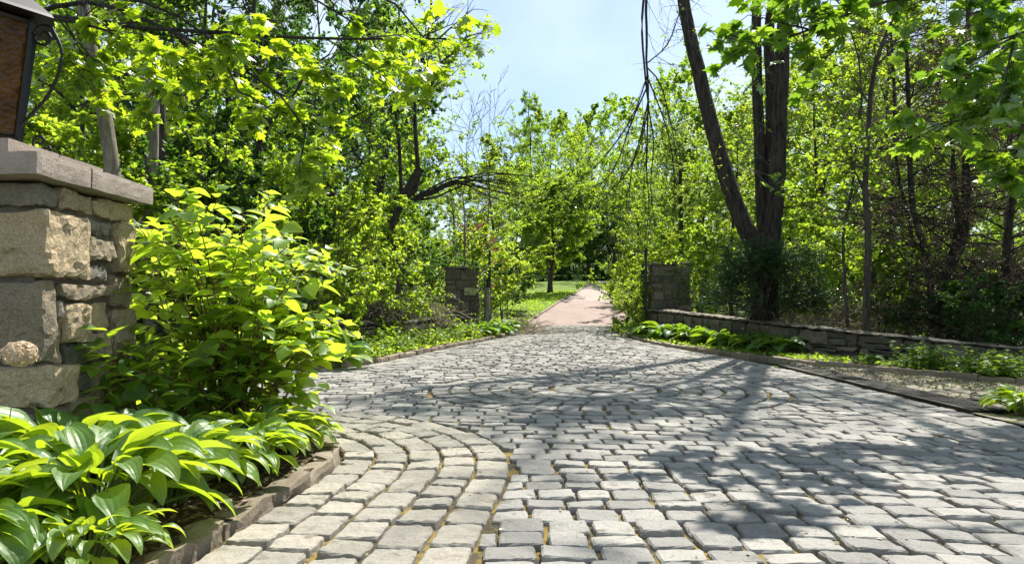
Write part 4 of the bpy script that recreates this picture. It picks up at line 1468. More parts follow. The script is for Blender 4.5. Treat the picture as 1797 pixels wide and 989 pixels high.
# ---- thin straight trunk and half dead conifers on the right
def thin_tree(name, label, px, D, pts, r0_, r1_, seed, limbs=10, leaf='leaf_mid', bark='bark', gz=None, n_leaf=3, cat='tree', Lb=2.0, up=.05, smin=.35, lsize=.14):
    r = np.random.default_rng(seed)
    bx = wx(px, D)
    gz = float(ground_z(bx, D)) - .1 if gz is None else gz
    t_ = thing(name, label, cat, (bx, D, gz))
    L = lambda x, y, d=0: (wx(x, D + d) - bx, d, H_EYE + (HY - y) * (D + d) / F - gz)
    P = smooth_line([(0, 0, -.2)] + [L(*p) for p in pts], 24)
    P += np.cumsum(r.normal(0, .012, P.shape), 0) * (np.arange(24) > 1)[:, None]
    w, c_ = MB(), MB()
    tubes(w, [P], np.linspace(r0_, r1_, 24), 8)
    Q, _, _, LL = spawn(r, P[None], limbs, smin, Lb, 1.15, up, 6, .14)
    limb_tubes(w, Q, r0_ * .28, .006, 5)
    Q2, _, _, _ = spawn(r, Q, 6, .2, .8, .9, 0, 4, .15)
    limb_tubes(w, Q2, .009, .003, 3)
    Q3, _, _, _ = spawn(r, Q2, 3, .2, .35, .9, 0, 3, .15)
    limb_tubes(w, Q3, .005, .002, 3)
    if n_leaf:
        Q3 = Q3[twigs_by_shadow(r, Q3, (bx, D, gz))]
        leaves_on(r, Q3, n_leaf, lsize, T_QUAD, c_, tilt=.6)
    w.obj('trunk', M[bark], t_)
    if n_leaf: c_.obj('crown', M[leaf], t_)
    return t_


thin_tree('slender_tree', 'slender tree with a straight pale brown trunk rising behind the right wall', 1522, 15.6,
          [(1520, 520), (1521, 420), (1516, 330), (1524, 230), (1535, 130), (1552, 70), (1600, -20), (1640, -150)], .085, .03, 41, 16, n_leaf=6, Lb=1.8)
thin_tree('slender_tree', 'thin leaning sapling crossing in front of the slender straight trunk', 1490, 17,
          [(1480, 420), (1495, 330), (1500, 260), (1510, 180), (1500, 90), (1470, 0)], .045, .015, 42, 8, n_leaf=4, Lb=1.2)
thin_tree('slender_tree', 'thin dark tree left of the dead conifers', 1590, 19,
          [(1600, 420), (1575, 300), (1568, 180), (1560, 60), (1555, -60)], .06, .03, 43, 10, n_leaf=5, bark='bark_dark')


def dead_conifer(label, px, D, pts_list, seed, browns):
    r = np.random.default_rng(seed)
    bx = wx(px, D)
    gz = float(ground_z(bx, D)) - .1
    t_ = thing('dead_conifer', label, 'tree', (bx, D, gz), 0, 'half dead conifers on the right')
    L = lambda x, y, d=0: (wx(x, D + d) - bx, d, H_EYE + (HY - y) * (D + d) / F - gz)
    w, c_ = MB(), MB()
    ST = []
    for pts, ra in pts_list:
        P = smooth_line([(0, 0, -.2)] + [L(*p) for p in pts], 22)
        tubes(w, [P], np.linspace(ra, ra * .4, 22), 8)
        ST.append(P)
    ST = np.array(ST)
    Q, _, _, _ = spawn(r, ST, 48, .10, 2.3, 1.35, -.02, 7, .13, -.05)
    limb_tubes(w, Q, .022, .005, 4)
    Q2, _, _, _ = spawn(r, Q, 10, .15, .7, .9, -.05, 4, .2)
    limb_tubes(w, Q2, .007, .003, 3)
    Q3, _, _, _ = spawn(r, Q2, 4, .2, .3, .9, -.1, 3, .2)
    limb_tubes(w, Q3, .004, .002, 3)
    Q3 = Q3[r.random(len(Q3)) < browns]
    leaves_on(r, Q3, 10, .07, (np.array([(0, 0, 0), (.5, -.16, 0), (1, 0, -.1), (.5, .16, 0)]), [np.array([(0, 1, 2, 3)])]), c_, tilt=1.0)
    w.obj('trunk', M['bark_dark'], t_); c_.obj('crown', M['needle_dead'], t_)


dead_conifer('half dead conifer with two dark stems and tangled bare limbs behind the wall', 1640, 17.5,
             [([(1635, 520), (1620, 430), (1600, 350), (1595, 200), (1590, 60)], .10), ([(1650, 510), (1690, 420), (1695, 300), (1697, 150), (1700, 0)], .13), ([(1655, 500), (1680, 400), (1672, 280), (1668, 120)], .09)], 51, .45)
dead_conifer('brown dead conifer with low sweeping limbs near the right edge', 1770, 16,
             [([(1765, 500), (1770, 400), (1790, 250), (1800, 100)], .11), ([(1745, 520), (1700, 505), (1690, 480)], .07)], 52, .6)

# ---- left: dark crooked tree, bare saplings, dead trunks


def crooked_tree():
    r = np.random.default_rng(310)
    D = 23.0
    px = 700
    bx = wx(px, D); gz = float(ground_z(bx, D)) - .1
    t_ = thing('crooked_tree', 'dark crooked tree with a broken leaning stem and arching branches left of centre', 'tree', (bx, D, gz))
    L = lambda x, y, d=0: (wx(x, D + d) - bx, d, H_EYE + (HY - y) * (D + d) / F - gz)
    w, c_ = MB(), MB()
    P = smooth_line([(0, 0, -.2), L(692, 470), L(688, 400), L(693, 375), L(715, 335), L(738, 295)], 20)
    tubes(w, [P], np.interp(np.linspace(0, 1, 20), [0, .6, 1], [.17, .17, .14]), 9)
    S1 = smooth_line([L(712, 345), L(733, 320), L(728, 200), L(738, 120), L(752, 60), L(760, -40)], 20)
    S2 = smooth_line([L(705, 350, .3), L(700, 250, .3), L(690, 150, .3), L(688, 110, .3), L(700, 30, .3)], 20)
    S3 = smooth_line([L(690, 380), L(650, 310), L(600, 230), L(570, 190), L(530, 150)], 20)
    S4 = smooth_line([L(728, 180), L(750, 165), L(775, 110), L(800, 90), L(820, 60)], 20)
    for S, ra in ((S1, .085), (S2, .07), (S3, .07), (S4, .05)): tubes(w, [S], np.linspace(ra, ra * .35, 20), 6)
    arcs = []
    for k in range(9):
        o1, o2 = r.uniform(-14, 14), r.uniform(-22, 22)
        arcs.append(smooth_line([L(722, 350, 0), L(760, 335 + o1, .2), L(800, 318 + o1, .2), L(860, 325 + o2, 0), L(930 + 3 * o1, 338 + o2 * 1.4, -.3)], 12))
    A = np.array(arcs)
    limb_tubes(w, A, .038, .008, 5)
    Q, _, _, _ = spawn(r, A, 7, .2, .9, .6, -.05, 5, .2)
    limb_tubes(w, Q, .009, .003, 3)
    Q1, _, _, _ = spawn(r, np.array([S1, S2, S3, S4]), 13, .15, 1.5, .9, .15, 5, .16)
    limb_tubes(w, Q1, .02, .006, 4)
    Q2, _, _, _ = spawn(r, Q1, 7, .2, .6, .9, .1, 4, .2)
    limb_tubes(w, Q2, .007, .003, 3)
    Q3, _, _, _ = spawn(r, Q2, 3, .2, .3, .9, .1, 3, .2)
    leaves_on(r, Q3[r.random(len(Q3)) < .5], 3, .13, T_QUAD, c_, tilt=.6)
    w.obj('trunk', M['bark_dark'], t_); c_.obj('crown', M['leaf_bright'], t_)


crooked_tree()
G_B = 'nearly bare saplings against the sky'
for (px, D, rz, s, sz, lb) in [(812, 27, 0, .75, .80, 'thin bare sapling right of the dark crooked tree'), (862, 31, 2.0, .75, .95, 'pale bare sapling with curling twigs against the open sky')]:
    plant(BARE, 'bare_sapling', lb, 'tree', wx(px, D), D, rz, s, sz, G_B)


def dead_tree(label, D, pts, ra, rb, mat):
    bx = wx(pts[0][0], D)
    gz = float(ground_z(bx, D))
    t_ = MB()
    P = smooth_line([(0, 0, -.3)] + [(wx(x, D) - bx, 0, H_EYE + (HY - y) * D / F - gz) for x, y in pts], 18)
    r = np.random.default_rng(int(D * 10))
    P += np.cumsum(r.normal(0, .01, P.shape), 0)
    tubes(t_, [P], np.linspace(ra, rb, 18), 10)
    t_.add(P[-1] + np.array([(.0, 0, .0), (rb, 0, -.02), (0, rb, -.02), (-rb, 0, -.02), (0, -rb, -.02)]), [(0, 1, 2), (0, 2, 3), (0, 3, 4), (0, 4, 1)])
    o = t_.obj('dead_tree', M[mat], smooth=True)
    o.location = (bx, D, gz)
    return tag(o, label, 'dead tree', 'grey dead trunks in the left wood')


dead_tree('pale grey dead trunk leaning left behind the cap of the near pier', 11.5, [(212, 400), (190, 222), (172, 140), (160, 70), (150, 0)], .14, .09, 'bark_pale')
dead_tree('upright grey dead trunk snapped off behind the bright maple leaves', 13.5, [(264, 420), (265, 260), (264, 160), (262, 88)], .14, .11, 'bark_pale')
dead_tree('darker dead trunk standing close beside the snapped grey one', 13.8, [(285, 420), (283, 260), (282, 160), (280, 92)], .12, .1, 'bark')


# ---- two maples whose boughs hang into the picture
def bough_tree(name, label, base, trunk_pts, tr, limbs, seed, n2, n3, per, size, leaf='maple', l2=1.5, l3=.6, lean=0):
    r = np.random.default_rng(seed)
    t_ = thing(name, label, 'tree', base)
    b0 = np.array(base)
    w, c_ = MB(), MB()
    P = smooth_line([np.array(p) - b0 for p in trunk_pts], 20)
    tubes(w, [P], np.linspace(tr, tr * .35, 20), 10)
    LM = np.array([smooth_line([np.array(p) - b0 for p in l], 14) for l in limbs])
    LM += np.cumsum(r.normal(0, .02, LM.shape), 1) * (np.arange(14) > 1)[None, :, None]
    limb_tubes(w, LM, .055, .012, 6)
    Q2, _, _, L2 = spawn(r, LM, n2, .25, l2, .75, -.05, 5, .12, -.08)
    limb_tubes(w, Q2, .014, .005, 4)
    Q3, _, _, _ = spawn(r, Q2, n3, .15, l3, .8, -.12, 4, .12, -.1)
    limb_tubes(w, Q3, .006, .0025, 3)
    Q3 = Q3[twigs_by_shadow(r, Q3, base)]
    leaves_on(r, Q3, per, size, T_MAPLE, c_, tilt=.45, droop=.45, smin=.2)
    w.obj('trunk', M['bark_dark'], t_)
    c_.obj('crown', M[leaf], t_)
    return t_


bough_tree('maple_tree', 'maple whose leafy boughs hang across the upper left beside the lantern', (-10.5, 13, 0),
           [(-10.5, 13, -.3), (-10.4, 13, 3), (-10.2, 12.8, 6), (-10, 12.5, 10), (-9.8, 12.5, 14)], .28,
           [[(-10.2, 12.8, 4.6), (-7.6, 11.4, 5.6), (-5.3, 10.8, 5.3), (-3.2, 10.6, 5.1), (-.9, 10.4, 5.0)],
            [(-10.2, 12.8, 5.6), (-6.5, 11.4, 6.4), (-3.6, 11, 6.3), (-1.8, 10.8, 5.7), (-1.1, 10.8, 5.0)],
            [(-10.2, 12.8, 5.0), (-7, 11.5, 5.9), (-4.6, 10.6, 5.0), (-3.2, 10.2, 4.2), (-2.7, 10, 3.6)],
            [(-10.2, 12.8, 6.4), (-8, 12, 6.6), (-6, 11.4, 6.0), (-4.6, 11, 5.2), (-4.0, 10.8, 4.3)],
            [(-10.2, 12.8, 4.2), (-8.8, 11.4, 5.0), (-7.2, 10.6, 5.3), (-5.6, 10.4, 5.0), (-4.8, 10.2, 4.4)],
            [(-10.2, 12.8, 7.4), (-7, 12.4, 7.6), (-4.6, 12, 7.0), (-3.2, 12, 6.2), (-2.2, 12, 5.6)]],
           401, 12, 6, 7, .20)
bough_tree('maple_tree', 'maple whose dark leafy boughs hang into the upper right corner', (10.8, 13.5, 0),
           [(10.8, 13.5, -.3), (10.7, 13.4, 3), (10.4, 13, 6), (10, 12.6, 9), (9.5, 12, 12)], .26,
           [[(10.5, 13.2, 4.6), (8.4, 11.2, 5.5), (6.2, 9.8, 5.4), (4.4, 9.0, 4.9), (3.0, 8.7, 4.3)],
            [(10.5, 13.2, 5.2), (8, 11.5, 6.3), (5.8, 10.2, 6.2), (4.2, 9.4, 5.6), (3.5, 9.0, 4.9)],
            [(10.5, 13.2, 4.2), (8.8, 11, 4.9), (7.2, 9.6, 4.6), (6.2, 8.8, 3.9), (5.6, 8.4, 3.3)],
            [(10.5, 13.2, 6.2), (8.2, 11, 7.2), (5.8, 9.6, 7.3), (4.0, 8.8, 6.6), (3.0, 8.4, 5.8)],
            [(10.5, 13.2, 3.9), (9.4, 11.4, 4.4), (8.0, 10.0, 4.1), (7.2, 9.4, 3.4), (6.6, 9.0, 2.9)],
            [(10.5, 13.2, 5.6), (8.6, 10.6, 5.8), (7.2, 9.0, 5.2), (6.2, 8.2, 4.4), (5.2, 7.8, 4.0)],
            [(10.5, 13.2, 7.2), (9, 10.6, 8.0), (7, 8.8, 8.0), (5.4, 7.8, 7.2), (4.2, 7.4, 6.4)]],
           402, 13, 7, 8, .18, leaf='maple_shaded')


# ------------------------------------------------------------------ foreground plants
def big_shrub():
    r = np.random.default_rng(501)
    b0 = np.array([-2.35, 6.15, .08])
    t_ = thing('broadleaf_shrub', 'big shrub with large oval yellow green leaves growing beside the near pier', 'shrub', tuple(b0))
    st, fo = MB(), MB()
    n = 54
    x = r.uniform(-3.2, -1.6, n); y = r.uniform(5.5, 6.9, n)
    ztop = np.interp(x, [-3.2, -2.8, -2.5, -2.3, -2.1, -1.8, -1.5, -1.3], [1.95, 1.95, 2.28, 2.2, 1.85, 1.78, 1.5, 1.0])
    z = ztop * np.where(r.random(n) < .6, r.uniform(.8, 1.0, n), r.uniform(.18, .85, n))
    # keep clear of the pier
    x = np.where((x < -2.8) & (y < 5.95), -2.78 + r.uniform(0, .2, n), x)
    x[:6] = r.uniform(-2.84, -2.6, 6); y[:6] = r.uniform(5.0, 5.5, 6); z[:6] = r.uniform(.6, 1.2, 6)
    x[9:18] = r.uniform(-1.75, -1.45, 9); y[9:18] = r.uniform(5.8, 6.4, 9); z[9:18] = r.uniform(.75, 1.15, 9)
    base = np.stack([-2.35 + r.normal(0, .16, n), 6.15 + r.normal(0, .16, n), np.full(n, .05)], -1)
    tip = np.stack([x, y, z], -1)
    t = np.linspace(0, 1, 9)[None, :, None]
    mid = base * .45 + tip * .55
    mid[:, 2] = tip[:, 2] * .75
    mid[:, :2] = base[:, :2] * .65 + tip[:, :2] * .35
    Q = base[:, None] * (1 - t) ** 2 + 2 * mid[:, None] * t * (1 - t) + tip[:, None] * t ** 2 - b0
    limb_tubes(st, Q, .011, .004, 5)
    Q2, _, _, _ = spawn(r, Q, 6, .25, .48, .95, .05, 5, .1, -.12)
    limb_tubes(st, Q2, .004, .002, 4)
    for S, per, sz in ((Q2, 5, .165), (Q, 7, .17)):
        m = len(S)
        s_ = np.tile(np.linspace(.16 if S is Q2 else .45, 1.0, per), m) + r.uniform(-.04, .04, m * per)
        s_ = np.clip(s_, 0, 1)
        idx = np.repeat(np.arange(m), per)
        f = s_ * (S.shape[1] - 1); i0 = np.clip(f.astype(int), 0, S.shape[1] - 2); fr = (f - i0)[:, None]
        A, B = S[idx, i0], S[idx, i0 + 1]
        pos = A * (1 - fr) + B * fr
        T = unit(B - A); T[:, 2] *= .3; T = unit(T)
        side = np.cross(T, np.array([0, 0, 1.])) * np.where(np.arange(m * per) % 2, 1, -1)[:, None]
        Dv = unit(T * .6 + side + r.normal(0, .25, T.shape) + np.array([0, 0, -.10]))
        Nv = unit(np.array([0, 0, 1.]) + r.normal(0, .33, T.shape))
        pet = pos + Dv * .03
        limb_tubes(st, np.stack([pos, pet], 1), .0018, .0012, 3)
        place_leaves(fo, pet, Dv, Nv, sz * r.uniform(.4, 1.2, len(pos)), T_OVAL)
    # drop leaves inside the pier
    st.obj('stems', M['stem_red'], t_)
    fo.obj('foliage', M['oval'], t_, smooth=True)


big_shrub()


def hosta_mesh(seed, n, blade, width, pet, res=(10, 11), spread=(.25, 1.25)):
    r = np.random.default_rng(seed)
    mb, st = MB(), MB()
    for k in range(n):
        u = (k + .5) / n
        az = k * 2.4 + r.uniform(-.3, .3)
        e0 = np.interp(u, [0, 1], [1.4, .6]) + r.uniform(-.15, .15)     # inner leaves upright, outer low
        bl = blade * r.uniform(.7, 1.15); wd = bl * width * r.uniform(.85, 1.15)
        pl = pet * np.interp(u, [0, 1], [.75, 1.15]) * r.uniform(.8, 1.2)
        m1 = 6
        # centre line in the (radial, z) plane
        s = np.linspace(0, pl, m1)
        ang = e0 - .35 * (s / pl) ** 2
        R_, Z = np.cumsum(np.cos(ang)) * (pl / m1), np.cumsum(np.sin(ang)) * (pl / m1)
        a_end = ang[-1]
        nb_ = res[0]
        tb = np.linspace(0, 1, nb_)
        drop = r.uniform(.7, 1.6)
        ab = a_end - .25 - drop * tb ** 1.1
        Rb = R_[-1] + np.concatenate([[0], np.cumsum(np.cos(ab[:-1]))]) * bl / (nb_ - 1)
        Zb = Z[-1] + np.concatenate([[0], np.cumsum(np.sin(ab[:-1]))]) * bl / (nb_ - 1)
        tw = r.uniform(-.35, .35)
        sv_ = np.linspace(-1, 1, res[1])
        wt = np.interp(tb, [0, .06, .16, .34, .52, .7, .86, .95, 1], [.10, .55, .86, 1, .93, .7, .38, .16, 0.0]) * wd / 2
        Lx = Rb[:, None] - np.sin(ab)[:, None] * 0 + np.zeros_like(sv_)[None]
        cup = .30 * (sv_[None] ** 2) * wt[:, None]
        rib = (np.arange(res[1]) % 2)[None] * .055 * wt[:, None] * .5
        wav = .07 * wt[:, None] * np.sin(tb[:, None] * 11 + r.uniform(0, 6)) * np.abs(sv_[None]) ** 2 * np.sign(sv_)[None]
        h = cup - rib + wav + tw * sv_[None] * wt[:, None]
        # blade normal in the plane
        Xr = Rb[:, None] - np.sin(ab)[:, None] * h - (np.abs(sv_)[None] ** 2 * (tb[:, None] < .1) * .03)
        Zr = Zb[:, None] + np.cos(ab)[:, None] * h
        Yr = sv_[None] * wt[:, None]
        ca, sa = math.cos(az), math.sin(az)
        rad0 = r.uniform(0, .07)
        X = (Xr + rad0) * ca - Yr * sa; Y = (Xr + rad0) * sa + Yr * ca
        mb.add(np.stack([X, Y, Zr], -1), grid_faces(nb_, res[1]))
        Rp = np.concatenate([[0], R_]) + rad0; Zp = np.concatenate([[-.03], Z])
        tubes(st, [np.stack([Rp * ca, Rp * sa, Zp], -1)], np.linspace(.007, .004, m1 + 1), 4)
    return mb, st


hm, hs = hosta_mesh(1, 104, .225, .52, .32, (10, 11))
H1 = (hm.mesh('leaves', M['hosta']), hs.mesh('stalks', M['stem']))
hm, hs = hosta_mesh(2, 92, .21, .54, .30, (10, 11))
H2 = (hm.mesh('leaves', M['hosta']), hs.mesh('stalks', M['stem']))
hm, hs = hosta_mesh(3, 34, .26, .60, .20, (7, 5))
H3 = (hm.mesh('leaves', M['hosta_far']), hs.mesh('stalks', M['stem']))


def hosta(pair, label, x, y, z, rz, s, group, sz=None):
    t_ = thing('hosta_plant', label, 'hosta', (x, y, z), rz, group, (s, s, sz or s))
    link('leaves', pair[0], t_); link('stalks', pair[1], t_)
    return t_


G_H = 'hostas in the near bed'
for (h, x, y, rz, s, lb) in [
    (H1, -2.05, 3.62, .3, 1.25, 'lush bright hosta at the lower left corner in front of the pier'),
    (H2, -2.72, 3.72, 1.5, 1.25, 'hosta cut by the left edge of the picture'),
    (H2, -1.98, 4.25, 2.1, 1.2, 'broad hosta right behind the lower left corner one'),
    (H1, -2.35, 3.05, 5.2, 1.1, 'nearest hosta, cut by the lower edge of the picture'),
    (H2, -1.80, 3.12, 2.6, .75, 'small hosta low beside the brown kerb'),
    (H1, -2.62, 4.35, 4.0, 1.25, 'hosta tucked against the front of the near pier'),
    (H2, -1.80, 4.85, 3.0, .98, 'small hosta spilling over the kerb nose'),
    (H1, -1.85, 5.3, 5.0, .95, 'hosta under the big oval leaved shrub'),
    (H2, -1.72, 5.8, .8, .78, 'low hosta at the tip of the near bed'),
    (H1, -2.4, 5.2, 1.0, .8, 'shaded hosta between the pier and the big shrub'),
]:
    hosta(h, lb, x, y, .10, rz, s, G_H, s * 1.16)
G_H2 = 'hostas in the right bed before the wall'
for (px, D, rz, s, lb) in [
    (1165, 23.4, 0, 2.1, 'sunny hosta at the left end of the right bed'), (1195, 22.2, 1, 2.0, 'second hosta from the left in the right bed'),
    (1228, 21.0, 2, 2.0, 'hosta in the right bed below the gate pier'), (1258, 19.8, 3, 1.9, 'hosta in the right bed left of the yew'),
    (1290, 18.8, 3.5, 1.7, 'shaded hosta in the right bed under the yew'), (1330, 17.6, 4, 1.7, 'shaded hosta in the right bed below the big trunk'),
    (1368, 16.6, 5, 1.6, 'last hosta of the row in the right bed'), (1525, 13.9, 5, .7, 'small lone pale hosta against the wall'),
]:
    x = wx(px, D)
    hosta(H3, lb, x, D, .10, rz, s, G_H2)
hosta(H1, 'dark green hosta clump on the dirt at the right edge', 5.55, 8.0, .03, 2.2, .8, None)
G_H3 = 'hostas in the far left bed'
for (px, D, rz, s, lb) in [(590, 13.6, 0, 1.7, 'dark hosta behind the big shrub at the corner of the far left bed'), (880, 27.5, 1, 2.1, 'hosta at the drive end of the far left bed'),
                           (858, 25.6, 2, 2.0, 'hosta before the timber post'), (832, 24.4, 3, 1.8, 'hosta before the plaque of the left far pier'), (912, 31, 3, 1.3, 'small hosta beside the brick drive')]:
    hosta(H3, lb, wx(px, D), D, .10, rz, s, G_H3)


# leafy perennials in the far-left and right beds
def weed_mesh(seed, n, h, size, mat, spread=.35):
    r = np.random.default_rng(seed)
    st, fo = MB(), MB()
    a = r.uniform(0, 6.28, n); d = r.uniform(0, spread, n)
    b = np.stack([np.cos(a) * d * .5, np.sin(a) * d * .5, 0 * a], -1)
    tip = np.stack([np.cos(a) * d * 1.6, np.sin(a) * d * 1.6, h * r.uniform(.5, 1.0, n)], -1)
    t = np.linspace(0, 1, 5)[None, :, None]
    Q = b[:, None] * (1 - t) + tip[:, None] * t
    limb_tubes(st, Q, .005, .003, 3)
    leaves_on(r, Q, 14, size, T_QUAD, fo, tilt=.5, droop=.3)
    return st.mesh('stems', M['stem']), fo.mesh('foliage', M[mat])


W1 = weed_mesh(1, 40, .62, .085, 'leaf_bright'); W2 = weed_mesh(2, 44, .5, .075, 'leaf_mid'); W3 = weed_mesh(3, 36, .9, .09, 'leaf_mid')
G_W = 'leafy perennials in the far left bed'
for k, (w_, px, D, s, lb) in enumerate([
    (W1, 640, 14.9, .8, 'bright low perennial at the near corner of the far left bed'), (W1, 662, 16.2, .9, 'bright perennial beside the low wall end'),
    (W2, 690, 17.2, 1.0, 'green perennial in front of the wall coping'), (W3, 668, 18.0, .9, 'tall leafy stem before the bramble thicket'),
    (W2, 715, 18.6, 1.0, 'perennial just right of the tall leafy stem'), (W1, 742, 20, 1.0, 'bright perennial halfway along the far left bed'),
    (W2, 762, 21.2, 1.1, 'dark green perennial halfway along the far left bed'), (W2, 785, 22, 1.1, 'perennial left of the plaque pier'),
    (W3, 806, 23.3, .9, 'tall perennial in front of the plaque pier'), (W1, 825, 23.2, .9, 'bright perennial by the kerb below the plaque'),
    (W3, 705, 19.6, .8, 'tall perennial against the low left wall'), (W1, 850, 26.6, 1.1, 'bright perennial at the foot of the timber post')]):
    t_ = thing('leafy_perennial', lb, 'plant', (wx(px, D), D, .08), k * 1.3, G_W, (s * 1.1, s * 1.1, s * .75))
    link('stems', w_[0], t_); link('foliage', w_[1], t_)
G_W2 = 'leafy weeds along the right wall'
for k, (w_, px, D, s, lb) in enumerate([
    (W3, 1612, 13.0, .95, 'pale leafed weed climbing the shaded wall'), (W3, 1650, 12.8, .9, 'weed right of the one climbing the wall'), (W2, 1590, 12.9, .8, 'low weed at the wall foot'),
    (W3, 1715, 11.9, .9, 'weed before the wall near the right edge'), (W2, 1760, 11.4, 1.2, 'dense weed at the right edge of the bed'), (W3, 1790, 11.6, .9, 'tall weed cut by the right edge'),
    (W2, 1150, 25.0, 1.3, 'small weed at the foot of the right far pier'), (W1, 1122, 25.4, 1.6, 'bright weed where the right bed meets the drive')]):
    t_ = thing('leafy_weed', lb, 'plant', (wx(px, D), D, .08), k * 1.7, G_W2, (s * 1.0, s * 1.0, s * .6))
    link('stems', w_[0], t_)
    o = link('foliage', w_[1], t_)


# ivy on the far piers
def ivy(label, x0, x1, y, z0, z1, n, seed, side=None):
    r = np.random.default_rng(seed)
    st, fo = MB(), MB()
    cx = (x0 + x1) / 2
    P = []
    for k in range(12):
        a = r.uniform(x0, x1) - cx
        pts = [(a, -.08, 0)]
        for j in range(4): pts.append((np.clip(pts[-1][0] + r.uniform(-.2, .2), x0 - cx - .05, x1 - cx + .05), -.08, (z1 - z0) * (j + 1) / 4))
        P.append(smooth_line(pts, 8))
    P = np.array(P)
    limb_tubes(st, P, .008, .004, 4)
    pos = P[r.integers(0, 12, n), r.integers(0, 8, n)] + r.normal(0, .10, (n, 3)) * np.array([1, .25, 1])
    hz = r.random(n) < (pos[:, 2] / (z1 - z0)) ** 2 + .12
    pos = pos[hz]
    D = unit(r.normal(size=pos.shape) * np.array([1, .3, .6]) + np.array([0, -.2, -.5]))
    N = unit(np.array([0, -1., .5]) + r.normal(0, .5, pos.shape))
    place_leaves(fo, pos, D, N, .11, T_QUAD)
    t_ = thing('ivy_vine', label, 'ivy', (cx, y, z0))
    st.obj('stems', M['twig'], t_); fo.obj('foliage', M['leaf_mid'], t_)


ivy('ivy clinging to the top of the right far pier', 4.9, 6.1, 25.15, .3, 2.65, 420, 61)
ivy('dry ivy hanging down the right edge of the left far pier', -1.5, -.95, 25.95, .2, 2.6, 260, 62)


# brush pile and bramble thickets of bare twigs
def tangle(name, label, cat, x, y, z, ext, n, length, rad, seed, mat, droop=0, leaves=0, leaf='leaf_mid', up=.3):
    r = np.random.default_rng(seed)
    st, fo = MB(), MB()
    P0 = r.uniform(-1, 1, (n, 3)) * np.array(ext) * .8; P0[:, 2] = np.abs(P0[:, 2]) * .6
    D = unit(r.normal(size=(n, 3)) * np.array([1, .7, .45]) + np.array([0, 0, up]))
    L = length * r.uniform(.5, 1.2, n)
    t = np.linspace(0, 1, 7)
    Q = P0[:, None] + D[:, None] * (L[:, None] * t)[..., None]
    Q[..., 2] += -droop * (t ** 2)[None] * L[:, None]
    Q += np.cumsum(r.normal(0, .035, Q.shape), 1)
    Q[..., 2] = np.maximum(Q[..., 2], 0.0)
    limb_tubes(st, Q, rad, rad * .4, 4)
    Q2, _, _, _ = spawn(r, Q, 4, .2, length * .35, .7, 0, 4, .2)
    limb_tubes(st, Q2, rad * .4, rad * .2, 3)
    if leaves: leaves_on(r, Q2, leaves, .09, T_QUAD, fo, tilt=.7)
    if leaves:
        t_ = thing(name, label, cat, (x, y, z))
        st.obj('canes', M[mat], t_); fo.obj('foliage', M[leaf], t_)
    else:
        o = st.obj(name, M[mat]); o.location = (x, y, z)
        tag(o, label, cat)


tangle('brush_pile', 'heap of dry bare branches right of the timber post', 'brush pile', .25, 28.6, .05, (.9, .9, .9), 90, 1.5, .014, 71, 'twig_dry', droop=.4)
tangle('bramble_thicket', 'dark tangle of bramble canes above the low left wall', 'bramble', wx(612, 20.2), 20.6, .55, (1.3, .5, 1.3), 260, 1.5, .012, 72, 'twig', droop=.45, leaves=1, leaf='leaf_dark')
tangle('bramble_thicket', 'bramble tangle with pale dry canes left of the plaque pier', 'bramble', wx(712, 23.5), 24.0, .55, (1.3, .6, 1.4), 190, 1.4, .012, 73, 'twig_dry', droop=.45, leaves=2, leaf='leaf_mid')
tangle('bramble_thicket', 'brown dry undergrowth tangle behind the right wall', 'bramble', wx(1470, 18), 18.4, .6, (1.4, .8, 1.0), 120, 1.3, .009, 74, 'twig_dry', droop=.4, leaves=2, leaf='leaf_olive')

# dried flower head at the near left
fx, fy, fz = at(34, 621, 4.05)
t_ = thing('dried_hydrangea', 'pale dried flower head on a thin stalk before the near pier', 'dried flower', (fx, fy, .1))
mb = MB()
tubes(mb, [smooth_line([(-.10, .05, -.03), (-.09, .03, .35), (-.04, .01, .65), (0, 0, fz - .1 - .03)], 12)], .003, 5)
mb.obj('stalk', M['twig_dry'], t_)
mb = MB()
r = np.random.default_rng(9)
n = 420
v = unit(r.normal(size=(n, 3)))
pos = v * np.array([.095, .08, .07]) * (r.uniform(.5, 1, (n, 1)) ** .4) + np.array([0, 0, fz - .1])
place_leaves(mb, pos, perp(v, r), unit(v + r.normal(0, .4, v.shape)), .032, T_QUAD)
mb.obj('flower_head', leaf_mat('dried_petal', (.60, .48, .34), (.82, .70, .54), (.6, .46, .3), (.75, .6, .45), .4, gloss=.01), t_)


# fallen leaves and litter on beds and apron; short weeds
def scatter(name, pts, size, mat, tilt=.35, tmpl=T_QUAD, upd=0.0, z=.1):
    r = np.random.default_rng(len(pts))
    mb = MB()
    D = unit(r.normal(size=(len(pts), 3)) * np.array([1, 1, .15]) + np.array([0, 0, upd]))
    N = unit(np.array([0, 0, 1.]) + r.normal(0, tilt, (len(pts), 3)))
    place_leaves(mb, pts, D, N, size * r.uniform(.5, 1.2, len(pts)), tmpl)
    return tag(mb.obj(name, M[mat]), kind='stuff')


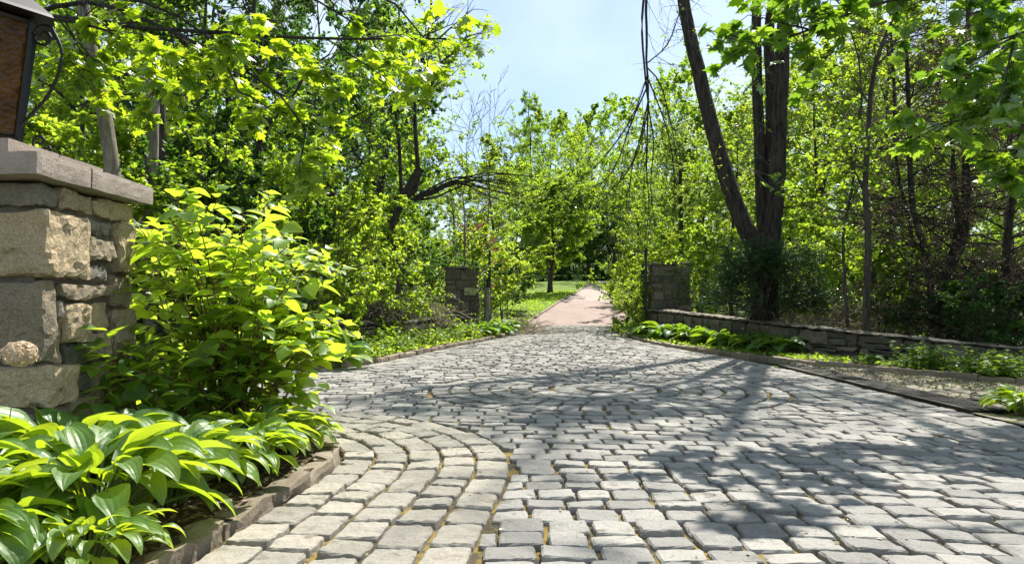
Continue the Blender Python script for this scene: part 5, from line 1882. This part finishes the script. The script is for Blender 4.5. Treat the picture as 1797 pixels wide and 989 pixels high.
M['litter'] = leaf_mat('leaf_litter', (.14, .09, .05), (.36, .27, .17), (.2, .12, .05), (.3, .2, .1), .2)
r = np.random.default_rng(88)
P = np.stack([r.uniform(-3.2, -1.45, 2600), r.uniform(3.0, 6.4, 2600), np.full(2600, .11)], -1)
ok = sd(P[:, :2], BED_L, N_BED)[0] < -.10
scatter('leaf_litter', P[ok] + np.array([0, 0, .01]), .05, 'litter')
n = 9000
P = np.stack([r.uniform(5.4, 8.5, n), r.uniform(6.5, 14, n), np.full(n, .05)], -1)
ok = sd(P[:, :2], KERB_R, kn)[0] > .1
P = P[ok]
g = snoise(P, 2.2, 77) > .15
P[:, 2] = .045
scatter('apron_litter', P[~g][:2500], .05, 'litter')
scatter('apron_grass', P[g], .045, 'leaf_olive', upd=.6, z=.05)
n = 5000
k = r.integers(0, len(KERB_L), n)
q = KERB_L[k] - N_KL[k] * r.uniform(.12, 1.6, (n, 1)) + r.normal(0, .1, (n, 2))
q = q[(q[:, 1] > 12.5) & (q[:, 1] < 31)]
q = q[sd(q, KERB_L, N_KL)[0] < -.14]
scatter('bed_ground_cover', np.concatenate([q, np.full((len(q), 1), .13)], -1), .13, 'leaf_bright', tilt=.5, upd=.3)
k = r.integers(0, len(KERB_R), n)
q = KERB_R[k] - kn[k] * r.uniform(.12, 1.2, (n, 1)) + r.normal(0, .1, (n, 2))
q = q[(q[:, 1] > 9) & (q[:, 1] < 30)]
q = q[sd(q, KERB_R, kn)[0] < -.14]
scatter('right_bed_ground_cover', np.concatenate([q, np.full((len(q), 1), .13)], -1), .10, 'leaf_mid', tilt=.5, upd=.3)
n = 26000
P = np.stack([r.uniform(-6, 9, n), r.uniform(30, 64, n), np.zeros(n)], -1)
lx_ = np.interp(P[:, 1], DL[:, 1], DL[:, 0])
P = P[(P[:, 0] < lx_ - .25) & (P[:, 0] > lx_ - 8)]
P[:, 2] = ground_z(P[:, 0], P[:, 1]) + .01
scatter('lawn_blades', P, .11, 'leaf_bright', upd=1.4, tilt=.8)
n = 2600
P = np.stack([r.uniform(-2.5, 4.8, n), 3 + 16 * r.uniform(0, 1, n) ** 1.3, np.full(n, .049)], -1)
P = P[(snoise(P, 1.1, 66) + r.normal(0, .5, len(P)) > .5) & (sd(P[:, :2], BED_L, N_BED)[0] > .05) & (sd(P[:, :2], KERB_L, N_KL)[0] > .05)]
scatter('paving_litter', P, .028, 'litter', tilt=.3)
# moss crumbs in the joints near the border
n = 5200
P = np.stack([r.uniform(-1.7, 3.2, n), r.uniform(2.9, 8.5, n), np.full(n, .018)], -1)
d_ = sd(P[:, :2], BED_L, N_BED)[0]
P = P[(d_ > .02) & (r.random(n) < np.clip(1.2 - d_ * .35, .1, 1))]
M['moss'] = leaf_mat('joint_moss', (.22, .17, .03), (.36, .28, .05), (.2, .16, .03), (.3, .24, .04), .2)
scatter('joint_moss', P, .020, 'moss', tilt=.6)
